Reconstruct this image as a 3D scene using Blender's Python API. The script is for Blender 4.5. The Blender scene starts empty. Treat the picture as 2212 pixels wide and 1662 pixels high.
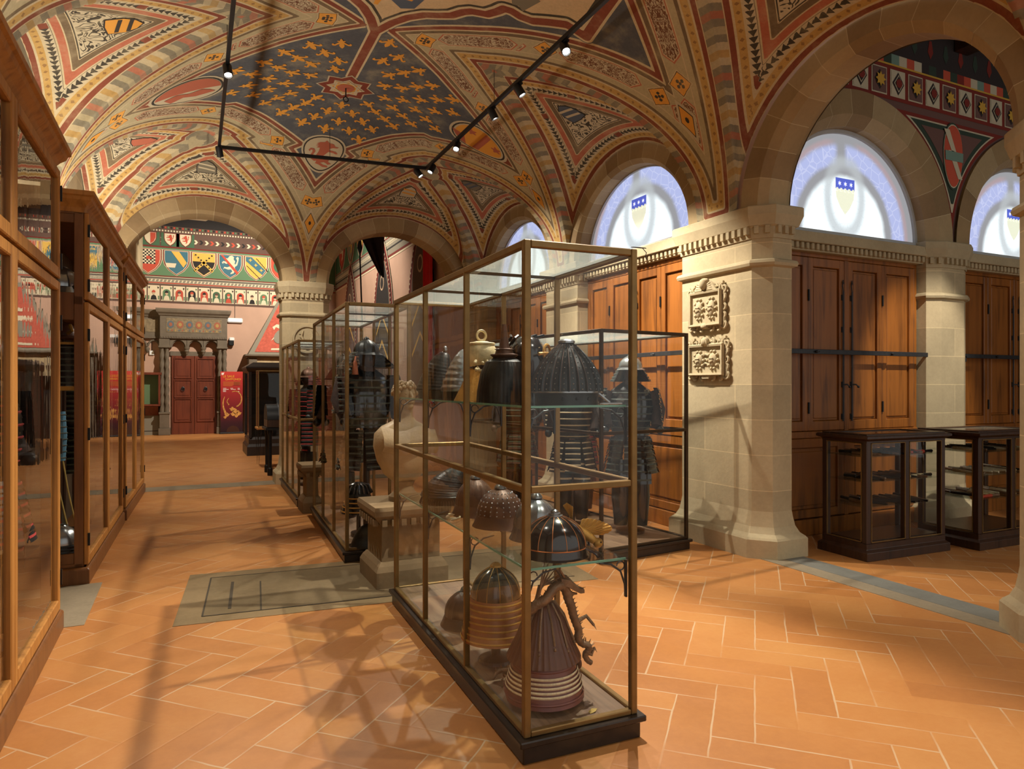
import bpy, bmesh, math, random
import numpy as np
from math import sin, cos, pi, sqrt, radians, atan2, hypot
from mathutils import Vector, Matrix, kdtree

random.seed(7)
SC = bpy.context.scene
COL = SC.collection

# ------------------------------------------------------------------ camera
EYE = 1.6
YAW = math.atan((1106 - 405) / 1475.0)          # looking 25.4 degrees right of the hall's axis
cam = bpy.data.objects.new('camera', bpy.data.cameras.new('camera'))
COL.objects.link(cam)
cam.location = (0, 0, EYE)
cam.rotation_euler = (pi / 2, 0, -YAW)
cam.data.sensor_width = 36
cam.data.lens = 36 * 1475 / 2212
cam.data.clip_start = 0.05
SC.camera = cam

# ------------------------------------------------------------------ world, exposure
SC.view_settings.view_transform = 'Standard'
SC.view_settings.look = 'None'
SC.view_settings.gamma = 1
SC.view_settings.use_curve_mapping = False
SC.view_settings.exposure = 0.0
W = bpy.data.worlds.new('world'); SC.world = W
W.use_nodes = True
W.node_tree.nodes['Background'].inputs[0].default_value = (1.0, 0.97, 0.90, 1)
W.node_tree.nodes['Background'].inputs[1].default_value = 0.80
cy = SC.cycles
cy.use_denoising = True
cy.max_bounces = 10; cy.diffuse_bounces = 3; cy.glossy_bounces = 3
cy.transmission_bounces = 4; cy.transparent_max_bounces = 24
cy.sample_clamp_indirect = 4.0; cy.sample_clamp_direct = 0
cy.caustics_reflective = False; cy.caustics_refractive = False

def lamp(name, kind, loc, target, energy, color, size=.05, angle=60, blend=.4, parent=None):
    d = bpy.data.lights.new(name, kind)
    o = bpy.data.objects.new(name, d); COL.objects.link(o)
    o.location = loc
    v = Vector(target) - Vector(loc)
    o.rotation_euler = v.to_track_quat('-Z', 'Y').to_euler()
    d.energy = energy; d.color = color
    if kind == 'SPOT':
        d.spot_size = radians(angle); d.spot_blend = blend; d.shadow_soft_size = size
    elif kind == 'POINT':
        d.shadow_soft_size = size
    elif kind == 'AREA':
        d.shape = 'RECTANGLE'; d.size, d.size_y = size
    return o

# ------------------------------------------------------------------ measuring: a pixel of the photo seen on a known plane of the room
_fw = (sin(YAW), cos(YAW)); _rt = (cos(YAW), -sin(YAW))
def _ray(u, v):
    k = (u - 1106) / 1475
    return _fw[0] + k * _rt[0], _fw[1] + k * _rt[1], -(v - 831) / 1475
def on_x(u, v, X):
    a, b, c = _ray(u, v); t = X / a; return Vector((X, t * b, EYE + t * c))
def on_y(u, v, Y):
    a, b, c = _ray(u, v); t = Y / b; return Vector((t * a, Y, EYE + t * c))
def on_z(u, v, Z):
    a, b, c = _ray(u, v); t = (Z - EYE) / c; return Vector((t * a, t * b, Z))

# ------------------------------------------------------------------ meshes
class MB:
    def __init__(s):
        s.v = []; s.f = []; s.m = []
    def add(s, vs, fs, m=0):
        o = len(s.v); s.v.extend([tuple(p) for p in vs])
        for f in fs:
            s.f.append(tuple(i + o for i in f)); s.m.append(m)
        return s
    def box(s, a, b, m=0):
        x0, y0, z0 = a; x1, y1, z1 = b
        return s.add([(x0,y0,z0),(x1,y0,z0),(x1,y1,z0),(x0,y1,z0),(x0,y0,z1),(x1,y0,z1),(x1,y1,z1),(x0,y1,z1)],
                     [(0,3,2,1),(4,5,6,7),(0,1,5,4),(1,2,6,5),(2,3,7,6),(3,0,4,7)], m)
    def bar(s, p, q, w, h, m=0, up=(0, 0, 1)):
        p = Vector(p); q = Vector(q); d = (q - p).normalized(); u = Vector(up)
        if abs(d.dot(u)) > .98: u = Vector((0, 1, 0))
        r = d.cross(u).normalized(); u = r.cross(d)
        vs = [c + r * (i * w / 2) + u * (j * h / 2) for c in (p, q) for i, j in ((-1,-1),(1,-1),(1,1),(-1,1))]
        return s.add(vs, [(0,3,2,1),(4,5,6,7),(0,1,5,4),(1,2,6,5),(2,3,7,6),(3,0,4,7)], m)
    def tube(s, pts, r, n=8, m=0, closed=False):
        pts = [Vector(p) for p in pts]; N = len(pts)
        rs = r if isinstance(r, (list, tuple)) else [r] * N
        vs = []; prev = None
        for i, p in enumerate(pts):
            if closed: d = pts[(i + 1) % N] - pts[i - 1]
            else: d = pts[min(i + 1, N - 1)] - pts[max(i - 1, 0)]
            d.normalize()
            if prev is None:
                prev = Vector((0, 0, 1)) if abs(d.z) < .9 else Vector((1, 0, 0))
            a = (prev - d * prev.dot(d)).normalized(); b = d.cross(a); prev = a
            vs += [p + (a * cos(2*pi*k/n) + b * sin(2*pi*k/n)) * rs[i] for k in range(n)]
        fs = [(i*n+k, i*n+(k+1)%n, ((i+1)%N)*n+(k+1)%n, ((i+1)%N)*n+k) for i in range(N if closed else N-1) for k in range(n)]
        if not closed:
            fs += [tuple(range(n))[::-1], tuple((N-1)*n+k for k in range(n))]
        return s.add(vs, fs, m)
    def lathe(s, prof, n=32, c=(0, 0, 0), m=0, sx=1, sy=1, a0=0, a1=2*pi, fn=None):
        full = abs(a1 - a0 - 2*pi) < 1e-6; K = n if full else n + 1
        vs = []
        for r, z in prof:
            for k in range(K):
                a = a0 + (a1 - a0) * k / n
                rr = r * (fn(a, z) if fn else 1)
                vs.append((c[0] + rr*cos(a)*sx, c[1] + rr*sin(a)*sy, c[2] + z))
        fs = []
        for i in range(len(prof) - 1):
            for k in range(n):
                k2 = (k + 1) % K
                fs.append((i*K+k, i*K+k2, (i+1)*K+k2, (i+1)*K+k))
        return s.add(vs, fs, m)
    def ball(s, c, r, n=12, m=0):
        rx, ry, rz = r if isinstance(r, (list, tuple)) else (r, r, r)
        prof = [(cos(-pi/2 + pi*i/(n//2+1)), sin(-pi/2 + pi*i/(n//2+1))) for i in range(n//2+2)]
        prof[0] = (1e-4, -1); prof[-1] = (1e-4, 1)
        o = len(s.v); s.lathe(prof, n, (0,0,0), m)
        for i in range(o, len(s.v)):
            x, y, z = s.v[i]; s.v[i] = (c[0]+x*rx, c[1]+y*ry, c[2]+z*rz)
        return s
    def poly(s, pts, m=0):
        return s.add(pts, [tuple(range(len(pts)))], m)
    def prism(s, pts, off, m=0, cap=None):
        pts = [Vector(p) for p in pts]; off = Vector(off); n = len(pts)
        s.add(pts + [p + off for p in pts], [tuple(range(n))[::-1], tuple(range(n, 2*n))], m if cap is None else cap)
        o = len(s.v) - 2*n
        for i in range(n):
            s.f.append((o+i, o+(i+1)%n, o+n+(i+1)%n, o+n+i)); s.m.append(m)
        return s
    def sweep(s, prof, path, closed=False, m=0, up=(0, 0, 1)):
        # prof: (out, up) pairs; out is to the right of travel; mitred at the corners
        P = [Vector(p) for p in path]; N = len(P); U = Vector(up); K = len(prof); vs = []
        for i in range(N):
            d0 = (P[i] - P[i-1]).normalized() if (i > 0 or closed) else None
            d1 = (P[(i+1) % N] - P[i]).normalized() if (i < N-1 or closed) else None
            d0 = d0 or d1; d1 = d1 or d0
            n0 = d0.cross(U); n1 = d1.cross(U); b = (n0 + n1).normalized(); b /= max(.3, b.dot(n0))
            vs += [P[i] + b * o + U * h for o, h in prof]
        fs = [(i*K+k, i*K+k+1, ((i+1)%N)*K+k+1, ((i+1)%N)*K+k) for i in range(N if closed else N-1) for k in range(K-1)]
        if not closed: fs += [tuple(range(K))[::-1], tuple((N-1)*K+k for k in range(K))]
        return s.add(vs, fs, m)
    def loft(s, rings, m=0, closed=True, caps=True):
        n = len(rings[0]); vs = [p for r in rings for p in r]
        fs = [(i*n+k, i*n+(k+1)%n, (i+1)*n+(k+1)%n, (i+1)*n+k) for i in range(len(rings)-1) for k in range(n if closed else n-1)]
        if caps and closed: fs += [tuple(range(n))[::-1], tuple((len(rings)-1)*n+k for k in range(n))]
        return s.add(vs, fs, m)
    def move(s, M, o=0):
        for i in range(o, len(s.v)): s.v[i] = tuple(M @ Vector(s.v[i]))
        return s
    def build(s, name, mats, parent=None, smooth=0.0, bevel=0.0, loc=None):
        me = bpy.data.meshes.new(name)
        me.from_pydata(s.v, [], s.f)
        if not isinstance(mats, (list, tuple)): mats = [mats]
        for m in mats: me.materials.append(m)
        if len(mats) > 1: me.polygons.foreach_set('material_index', s.m)
        me.validate(); me.update()
        if smooth:
            me.shade_smooth(); me.set_sharp_from_angle(angle=smooth)
        o = bpy.data.objects.new(name, me); COL.objects.link(o)
        if parent is not None: o.parent = parent
        if loc is not None: o.location = loc
        if bevel:
            b = o.modifiers.new('bevel', 'BEVEL'); b.width = bevel; b.segments = 1; b.limit_method = 'ANGLE'; b.angle_limit = .6
        return o

def thing(name, label, cat, loc=(0, 0, 0), rz=0, group=None):
    o = bpy.data.objects.new(name, None); COL.objects.link(o)
    o.empty_display_size = .1
    o.location = loc; o.rotation_euler = (0, 0, rz)
    return tag(o, label, cat, group)
def tag(o, label, cat, group=None):
    o['label'] = label; o['category'] = cat
    if group: o['group'] = group
    return o
def struct(o, label=None):
    o['kind'] = 'structure'
    if label: o['label'] = label
    return o
def copy_tree(o, parent=None, **kw):
    c = o.copy(); COL.objects.link(c)
    if parent is not None: c.parent = parent
    for ch in list(o.children): copy_tree(ch, c)
    return c
def arc(a0, a1, n): return [a0 + (a1 - a0) * i / n for i in range(n + 1)]
def text_mesh(txt, size, name, mat, parent, M, extrude=.001):
    cu = bpy.data.curves.new(name, 'FONT'); cu.body = txt; cu.size = size; cu.extrude = extrude
    t = bpy.data.objects.new(name, cu); COL.objects.link(t)
    dg = bpy.context.evaluated_depsgraph_get(); dg.update()
    me = bpy.data.meshes.new_from_object(t.evaluated_get(dg)); bpy.data.objects.remove(t)
    me.transform(M); me.materials.clear(); me.materials.append(mat)
    o = bpy.data.objects.new(name, me); COL.objects.link(o); o.parent = parent
    return o

# ------------------------------------------------------------------ materials
def rgb(r, g, b):
    f = lambda c: (c/255/12.92) if c/255 <= .04045 else ((c/255 + .055)/1.055)**2.4
    return (f(r), f(g), f(b), 1)

class S:                                            # a node socket one can calculate with
    def __init__(s, t, k): s.t = t; s.k = k
    def _op(s, op, b=None, c=None):
        n = s.t.nodes.new('ShaderNodeMath'); n.operation = op
        for i, x in enumerate((s, b, c)):
            if x is None: continue
            if isinstance(x, S): s.t.links.new(x.k, n.inputs[i])
            else: n.inputs[i].default_value = x
        return S(s.t, n.outputs[0])
    def __add__(s, b): return s._op('ADD', b)
    __radd__ = __add__
    def __sub__(s, b): return s._op('SUBTRACT', b)
    def __rsub__(s, b): return (s * -1) + b
    def __mul__(s, b): return s._op('MULTIPLY', b)
    __rmul__ = __mul__
    def __truediv__(s, b): return s._op('DIVIDE', b)
    def __gt__(s, b): return s._op('GREATER_THAN', b)
    def __lt__(s, b): return s._op('LESS_THAN', b)
    def fract(s): return s._op('FRACT')
    def floor(s): return s._op('FLOOR')
    def abs(s): return s._op('ABSOLUTE')
    def sin(s): return s._op('SINE')
    def sqrt(s): return s._op('SQRT')
    def min(s, b): return s._op('MINIMUM', b)
    def max(s, b): return s._op('MAXIMUM', b)
    def pow(s, b): return s._op('POWER', b)
    def wrap(s, b): return s._op('FLOORED_MODULO', b)
    def step(s, a, b):                               # smooth step from 0 at a to 1 at b
        n = s.t.nodes.new('ShaderNodeMapRange'); n.interpolation_type = 'SMOOTHSTEP'
        s.t.links.new(s.k, n.inputs[0]); n.inputs[1].default_value = a; n.inputs[2].default_value = b
        return S(s.t, n.outputs[0])

class NT:
    def __init__(s, name):
        s.mat = bpy.data.materials.new(name); s.mat.use_nodes = True
        s.t = s.mat.node_tree; s.bsdf = s.t.nodes['Principled BSDF']; s.out = s.t.nodes['Material Output']
    def new(s, kind): return s.t.nodes.new(kind)
    def link(s, a, b): s.t.links.new(a.k if isinstance(a, S) else a, b)
    def sep(s, sock):
        n = s.new('ShaderNodeSeparateXYZ'); s.link(sock, n.inputs[0]); return [S(s.t, n.outputs[i]) for i in range(3)]
    def comb(s, x, y, z=0):
        n = s.new('ShaderNodeCombineXYZ')
        for i, q in enumerate((x, y, z)):
            if isinstance(q, S): s.link(q, n.inputs[i])
            else: n.inputs[i].default_value = q
        return n.outputs[0]
    def pos(s): return s.new('ShaderNodeNewGeometry').outputs['Position']
    def nrm(s): return s.new('ShaderNodeNewGeometry').outputs['True Normal']
    def obj(s): return s.new('ShaderNodeTexCoord').outputs['Object']
    def attr(s, name):
        n = s.new('ShaderNodeAttribute'); n.attribute_name = name; return S(s.t, n.outputs['Fac'])
    def mapv(s, v, scale=(1,1,1), rot=(0,0,0)):
        n = s.new('ShaderNodeMapping'); s.link(v, n.inputs[0]); n.inputs['Scale'].default_value = scale; n.inputs['Rotation'].default_value = rot; return n.outputs[0]
    def noise(s, v, scale, detail=3, rough=.55, dist=0):
        n = s.new('ShaderNodeTexNoise'); s.link(v, n.inputs['Vector']); n.inputs['Scale'].default_value = scale
        n.inputs['Detail'].default_value = detail; n.inputs['Roughness'].default_value = rough; n.inputs['Distortion'].default_value = dist
        return S(s.t, n.outputs[0])
    def white(s, v):
        n = s.new('ShaderNodeTexWhiteNoise'); n.noise_dimensions = '3D'; s.link(v, n.inputs['Vector']); return S(s.t, n.outputs['Value'])
    def ramp(s, f, stops, mode='LINEAR'):
        n = s.new('ShaderNodeValToRGB'); s.link(f, n.inputs[0]); cr = n.color_ramp; cr.interpolation = mode
        while len(cr.elements) < len(stops): cr.elements.new(.5)
        for e, (p, c) in zip(cr.elements, stops): e.position = p; e.color = c
        return n.outputs[0]
    def mix(s, f, a, b, mode='MIX'):
        n = s.new('ShaderNodeMix'); n.data_type = 'RGBA'; n.blend_type = mode
        for i, q in ((0, f), (6, a), (7, b)):
            if isinstance(q, S) or isinstance(q, bpy.types.NodeSocket): s.link(q, n.inputs[i])
            else: n.inputs[i].default_value = q
        return n.outputs[2]
    def bump(s, h, strength, dist=.01):
        n = s.new('ShaderNodeBump'); s.link(h, n.inputs['Height']); n.inputs['Strength'].default_value = strength; n.inputs['Distance'].default_value = dist
        s.link(n.outputs[0], s.bsdf.inputs['Normal']); return n.outputs[0]
    def fin(s, col=None, rough=.6, metal=0, spec=.4, coat=0):
        b = s.bsdf
        if col is not None:
            if isinstance(col, tuple): b.inputs['Base Color'].default_value = col
            else: s.link(col, b.inputs['Base Color'])
        if isinstance(rough, S): s.link(rough, b.inputs['Roughness'])
        else: b.inputs['Roughness'].default_value = rough
        b.inputs['Metallic'].default_value = metal
        b.inputs['Specular IOR Level'].default_value = spec
        b.inputs['Coat Weight'].default_value = coat
        return s.mat

def scal(c, k): return (min(1, c[0]*k), min(1, c[1]*k), min(1, c[2]*k), 1)
def plain(name, c, rough=.6, metal=0, var=.18, sc=9, bump=0, bsc=60, spec=.4, stretch=(1,1,1), coat=0):
    n = NT(name); o = n.mapv(n.obj(), stretch)
    f = n.noise(o, sc, 4)
    col = n.ramp(f, [(.3, scal(c, 1-var)), (.7, scal(c, 1+var))])
    if bump: n.bump(n.noise(o, bsc, 3), bump, .01)
    return n.fin(col, rough, metal, spec, coat)
def wood(name, c1, c2, rough=.35, sc=5, stretch=(1, 1, .08), spec=.5, coat=0):
    n = NT(name); o = n.mapv(n.obj(), stretch)
    f = n.noise(o, sc*3, 6, .6, .6); g = n.noise(n.obj(), 1.7, 2)
    col = n.ramp(f*.75 + g*.25, [(.3, c1), (.52, scal(c2, .85)), (.72, c2)])
    n.bump(f, .12, .004)
    return n.fin(col, rough, 0, spec, coat)
def flat(name, c, rough=.75, emit=0):
    n = NT(name)
    if emit:
        n.bsdf.inputs['Emission Color'].default_value = c; n.bsdf.inputs['Emission Strength'].default_value = emit
    return n.fin(c, rough, 0, .25)
def glass(name, tint=(.93, .97, .95, 1), wav=.12, wsc=(3, 3, 1.2), gain=1.0):
    n = NT(name); t = n.t
    for x in (n.bsdf,): t.nodes.remove(x)
    tr = n.new('ShaderNodeBsdfTransparent'); tr.inputs[0].default_value = tint
    gl = n.new('ShaderNodeBsdfGlossy'); gl.inputs['Roughness'].default_value = .01
    bp = n.new('ShaderNodeBump'); bp.inputs['Strength'].default_value = wav; bp.inputs['Distance'].default_value = .02
    n.link(n.noise(n.mapv(n.obj(), wsc), 2.2, 2, .5), bp.inputs['Height'])
    n.link(bp.outputs[0], gl.inputs['Normal'])
    fr = n.new('ShaderNodeLayerWeight'); fr.inputs[0].default_value = .5
    fac = ((S(t, fr.outputs['Facing']).pow(4.4)*.85 + .035) * gain).min(.9)
    mx = n.new('ShaderNodeMixShader'); n.link(fac, mx.inputs[0]); n.link(tr.outputs[0], mx.inputs[1]); n.link(gl.outputs[0], mx.inputs[2])
    n.link(mx.outputs[0], n.out.inputs[0])
    return n.mat

M = {}
M['oak'] = wood('oak', rgb(128, 78, 34), rgb(196, 136, 68), .45, 5, spec=.3)
M['oak_end'] = wood('oak_end', rgb(96, 56, 26), rgb(132, 84, 42), .4, 5)
M['shutter'] = wood('shutter', rgb(78, 43, 15), rgb(154, 92, 34), .38, 4)
M['door'] = wood('door', rgb(78, 34, 20), rgb(118, 56, 34), .4, 4)
M['dark_wood'] = wood('dark_wood', rgb(34, 22, 16), rgb(66, 42, 28), .35, 6)
M['plinth'] = wood('plinth', rgb(24, 18, 14), rgb(46, 34, 26), .33, 6, (1, .1, 1))
M['case_floor'] = wood('case_floor', rgb(92, 70, 54), rgb(140, 112, 86), .5, 9, (1, .08, 1))
M['brass'] = plain('brass', rgb(128, 100, 58), .42, .55, .15, 12)
M['brass_dark'] = plain('brass_dark', rgb(62, 46, 28), .45, .5, .2, 12)
M['iron'] = plain('iron', rgb(62, 62, 64), .45, .6, .15, 20)
M['black'] = plain('black', rgb(20, 19, 19), .45, .2, .1, 20)
M['white_plastic'] = plain('white_plastic', rgb(225, 225, 220), .4, 0, .04)
M['glass'] = glass('glass', (.975, .985, .98, 1), .05)
M['glass_case'] = glass('glass_case', (.985, .992, .989, 1), .07, (2.2, 2.2, .9))
M['glass_cab'] = glass('glass_cab', (.9, .91, .89, 1), .05, (3, 3, .8), 1.5)
def dusty(name):
    m = glass(name, (.98, .99, .985, 1), .05); t = m.node_tree; out = t.nodes['Material Output']
    src = out.inputs[0].links[0].from_socket
    tl = t.nodes.new('ShaderNodeBsdfTranslucent'); tl.inputs[0].default_value = (.72, .82, .76, 1)
    mx = t.nodes.new('ShaderNodeMixShader'); mx.inputs[0].default_value = .17
    t.links.new(src, mx.inputs[1]); t.links.new(tl.outputs[0], mx.inputs[2]); t.links.new(mx.outputs[0], out.inputs[0]); return m
M['dusty_glass'] = dusty('dusty_glass')
M['glass_edge'] = plain('glass_edge', rgb(110, 160, 140), .1, 0, .1)
M['shelf_glass'] = glass('shelf_glass', (.92, .97, .95, 1), .03)

def stone(name, c, joints=True, bw=.85, bh=.33, var=.14, bump=.25, off=.05):
    n = NT(name); p = n.pos(); x, y, z = n.sep(p)
    f = n.noise(p, 2.3, 5, .6); g = n.noise(p, 30, 4, .65)
    col = n.ramp(f*.7 + g*.3, [(.32, scal(c, 1-var)), (.68, scal(c, 1+var))])
    if joints:
        b = n.new('ShaderNodeTexBrick'); n.link(n.comb(x + y, z + off, 0), b.inputs['Vector'])
        b.inputs['Scale'].default_value = 1; b.inputs['Brick Width'].default_value = bw; b.inputs['Row Height'].default_value = bh
        b.inputs['Mortar Size'].default_value = .004; b.inputs['Mortar Smooth'].default_value = .3
        b.inputs['Color1'].default_value = (.86, .86, .86, 1); b.inputs['Color2'].default_value = (1.08, 1.06, 1.04, 1); b.inputs['Mortar'].default_value = (1.4, 1.38, 1.3, 1)
        col = n.mix(1.0, col, b.outputs[0], 'MULTIPLY')
    n.bump(g, bump, .006)
    return n.fin(col, .85, 0, .2)
SANDC = rgb(178, 162, 130)
M['stone'] = stone('sandstone', SANDC)
M['stone_plain'] = stone('sandstone_plain', SANDC, False)
M['voussoirs'] = [stone('voussoir_light', rgb(170, 148, 112), False), stone('voussoir_mid', rgb(156, 132, 96), False), stone('voussoir_dark', rgb(142, 118, 86), False)]
M['joint'] = flat('lime_joint', rgb(196, 178, 142))
M['marble'] = plain('marble', rgb(170, 148, 112), .5, 0, .18, 5, .2)
M['threshold'] = stone('threshold_stone', rgb(136, 122, 100), False, var=.2)
M['slab'] = stone('slab_stone', rgb(128, 108, 78), False, var=.16)
M['ped_stone'] = stone('pedestal_stone', rgb(126, 106, 78), False, var=.2)
M['plaster'] = plain('plaster', rgb(186, 150, 128), .9, 0, .07, 1.5, .1)
M['plaster_dark'] = plain('plaster_dark', rgb(90, 80, 70), .9, 0, .1, 2)
M['rough_patch'] = plain('rough_plaster', rgb(182, 166, 130), .95, 0, .08, 3, .9, 34)

def terracotta():
    n = NT('terracotta_tiles'); x, y, z = n.sep(n.pos()); r = sqrt(.5); T = .19; N = 3
    wob = (n.noise(n.pos(), 5, 2) - .5) * .012
    a = (x*r + y*r + wob) / T; b = (x*r - y*r - wob) / T         # herringbone laid at 45 degrees
    j = b.floor(); i = a.floor()
    u = (a - j).wrap(2*N); hz = u < N
    v = (b - i - 1).wrap(2*N)
    lu = u; lv = b.fract()
    eh = (lu.min(N - lu)).min(lv.min(1 - lv))
    mu = v.min(N - v); fa = a.fract(); ev = mu.min(fa.min(1 - fa))
    e = (hz*eh + (1 - hz)*ev) * T
    idh1 = j*7.31 + ((a - j)/(2*N)).floor()*3.17
    idv1 = i*5.77 + ((b - i - 1)/(2*N)).floor()*2.9 + 100
    tid = hz*idh1 + (1 - hz)*idv1
    rnd = n.white(n.comb(tid, hz*3, 0))
    rnd2 = n.white(n.comb(tid, 9, 2))
    big = n.noise(n.pos(), 1.1, 4, .6); fine = n.noise(n.pos(), 26, 5, .7)
    col = n.ramp(rnd*.22 + big*.5 + fine*.28, [(.2, rgb(156, 98, 52)), (.5, rgb(180, 120, 65)), (.8, rgb(194, 140, 82))])
    gw = n.noise(n.pos(), 3.1, 3); gwid = gw*.0065 + .0002
    grout = 1 - ((e - gwid) * 900).min(1).max(0)
    gmask = grout * n.noise(n.pos(), 1.6, 2).step(.36, .58)
    col = n.mix(gmask*.75, col, rgb(198, 172, 138))
    scr = n.noise(n.pos(), 9, 6, .8).step(.66, .74)
    col = n.mix(scr*.22, col, rgb(214, 180, 146))
    n.bump((e*120).min(1) + fine*.35, .16, .004)
    n.fin(col, n.noise(n.pos(), 4, 4)*.22 + .30, 0, .42)
    return n.mat
M['terracotta'] = terracotta()

# ------------------------------------------------------------------ the painted vault: a flat coved ceiling cut by pointed lunettes
RX0, RX1, YF, ZS, RH, RR, MT = -1.25, 4.75, 11.45, 3.26, 1.98, 3.0, 1.74
YN = -0.8
# (axis, wall coordinate, centre along the wall, half width)
LUN = [('R', 9.93, 1.32), ('R', 6.87, 1.32), ('R', 3.68, 1.30), ('R', .62, 1.32),
       ('L', 9.93, 1.32), ('L', 6.87, 1.32), ('L', 3.80, 1.32), ('L', .70, 1.32),
       ('F', .25, 1.34), ('F', 3.24, 1.34)]
LRISE = 1.21
MTK = [1.62, MT, MT, MT, 1.62, MT, MT, MT, 1.62, 1.62]
def v_local(k, x, y):                       # depth from the wall and offset along it
    w, c, h = LUN[k]
    if w == 'R': return RX1 - x, y - c
    if w == 'L': return x - RX0, y - c
    return YF - y, x - c
def v_world(k, m, t):
    w, c, h = LUN[k]
    if w == 'R': return RX1 - m, c + t
    if w == 'L': return RX0 + m, c + t
    return c + t, YF - m
def z_main(x, y):
    mx = np.minimum(x - RX0, RX1 - x); my = YF - y
    a = np.clip(1 - mx/RR, 0, 1); b = np.clip(1 - my/RR, 0, 1)
    p = 5 + 9*np.maximum(a, b)
    r = (a**p + b**p)**(1/p)
    return ZS + RH*np.sqrt(np.clip(1 - r*r, 0, 1))
def t_groin(m, h, MT):
    k = np.clip(1 - m/MT, 0, 1)
    return h*(k**.92)
def z_lun(k, x, y):
    m, t = v_local(k, x, y); h = LUN[k][2]; MT = MTK[k]
    tg = t_groin(m, h, MT); ok = (m < MT) & (m >= -1e-6) & (np.abs(t) < tg)
    gx, gy = v_world(k, m, np.where(t < 0, -tg, tg))
    zb = z_main(np.clip(gx, RX0, RX1), np.minimum(gy, YF))
    tipx, tipy = v_world(k, MT, 0.0)
    zt = float(z_main(np.array(tipx), np.array(tipy)))
    q = np.clip(m/MT, 0, 1)
    rid = (ZS + LRISE) + (zt - ZS - LRISE)*(q*1.25 - .25*q*q)
    tau = np.clip(np.abs(t)/np.maximum(tg, 1e-5), 0, 1)
    z = zb + (np.maximum(rid, zb) - zb)*np.sqrt(1 - tau**2)
    return np.where(ok, z, -9), ok
def vault(x, y):
    x = np.asarray(x, float); y = np.asarray(y, float)
    z = z_main(x, y); lab = np.full(z.shape, -1)
    for k in range(len(LUN)):
        zk, ok = z_lun(k, x, y)
        up = ok & ((lab < 0) | (zk > z))
        z = np.where(up, zk, z); lab = np.where(up, k, lab)
    return z, lab
def zv(x, y): return float(vault(np.array(x), np.array(y))[0])

# the cusped white field beyond the star and the red rib that ties it to the star
STAR = (1.75, 8.42)
_half = [(1.75, 6.97), (1.86, 6.72), (1.97, 6.55), (2.10, 6.42), (2.22, 6.35), (2.33, 6.27), (2.40, 6.15), (2.46, 6.09), (2.53, 6.06), (2.60, 6.03), (2.66, 5.92), (2.69, 5.84),
         (2.76, 5.82), (2.86, 5.83), (2.97, 5.80), (3.08, 5.70), (3.22, 5.58), (3.42, 5.56), (3.36, 5.2), (3.3, 4.8), (3.3, 4.2), (3.0, 3.7)]
WHITE = _half + [(3.5 - x, y) for x, y in _half[::-1]]
def seg_d(x, y, a, b):
    ax, ay = a; bx, by = b; dx, dy = bx-ax, by-ay + 1e-9
    t = np.clip(((x-ax)*dx + (y-ay)*dy)/(dx*dx+dy*dy), 0, 1)
    return np.hypot(x-ax-t*dx, y-ay-t*dy)
def in_poly(x, y, P):
    r = np.zeros(x.shape, bool)
    for i in range(len(P)):
        (ax, ay), (bx, by) = P[i], P[i-1]
        if ay == by: continue
        r ^= ((ay > y) != (by > y)) & (x < (bx-ax)*(y-ay)/(by-ay) + ax)
    return r

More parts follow.
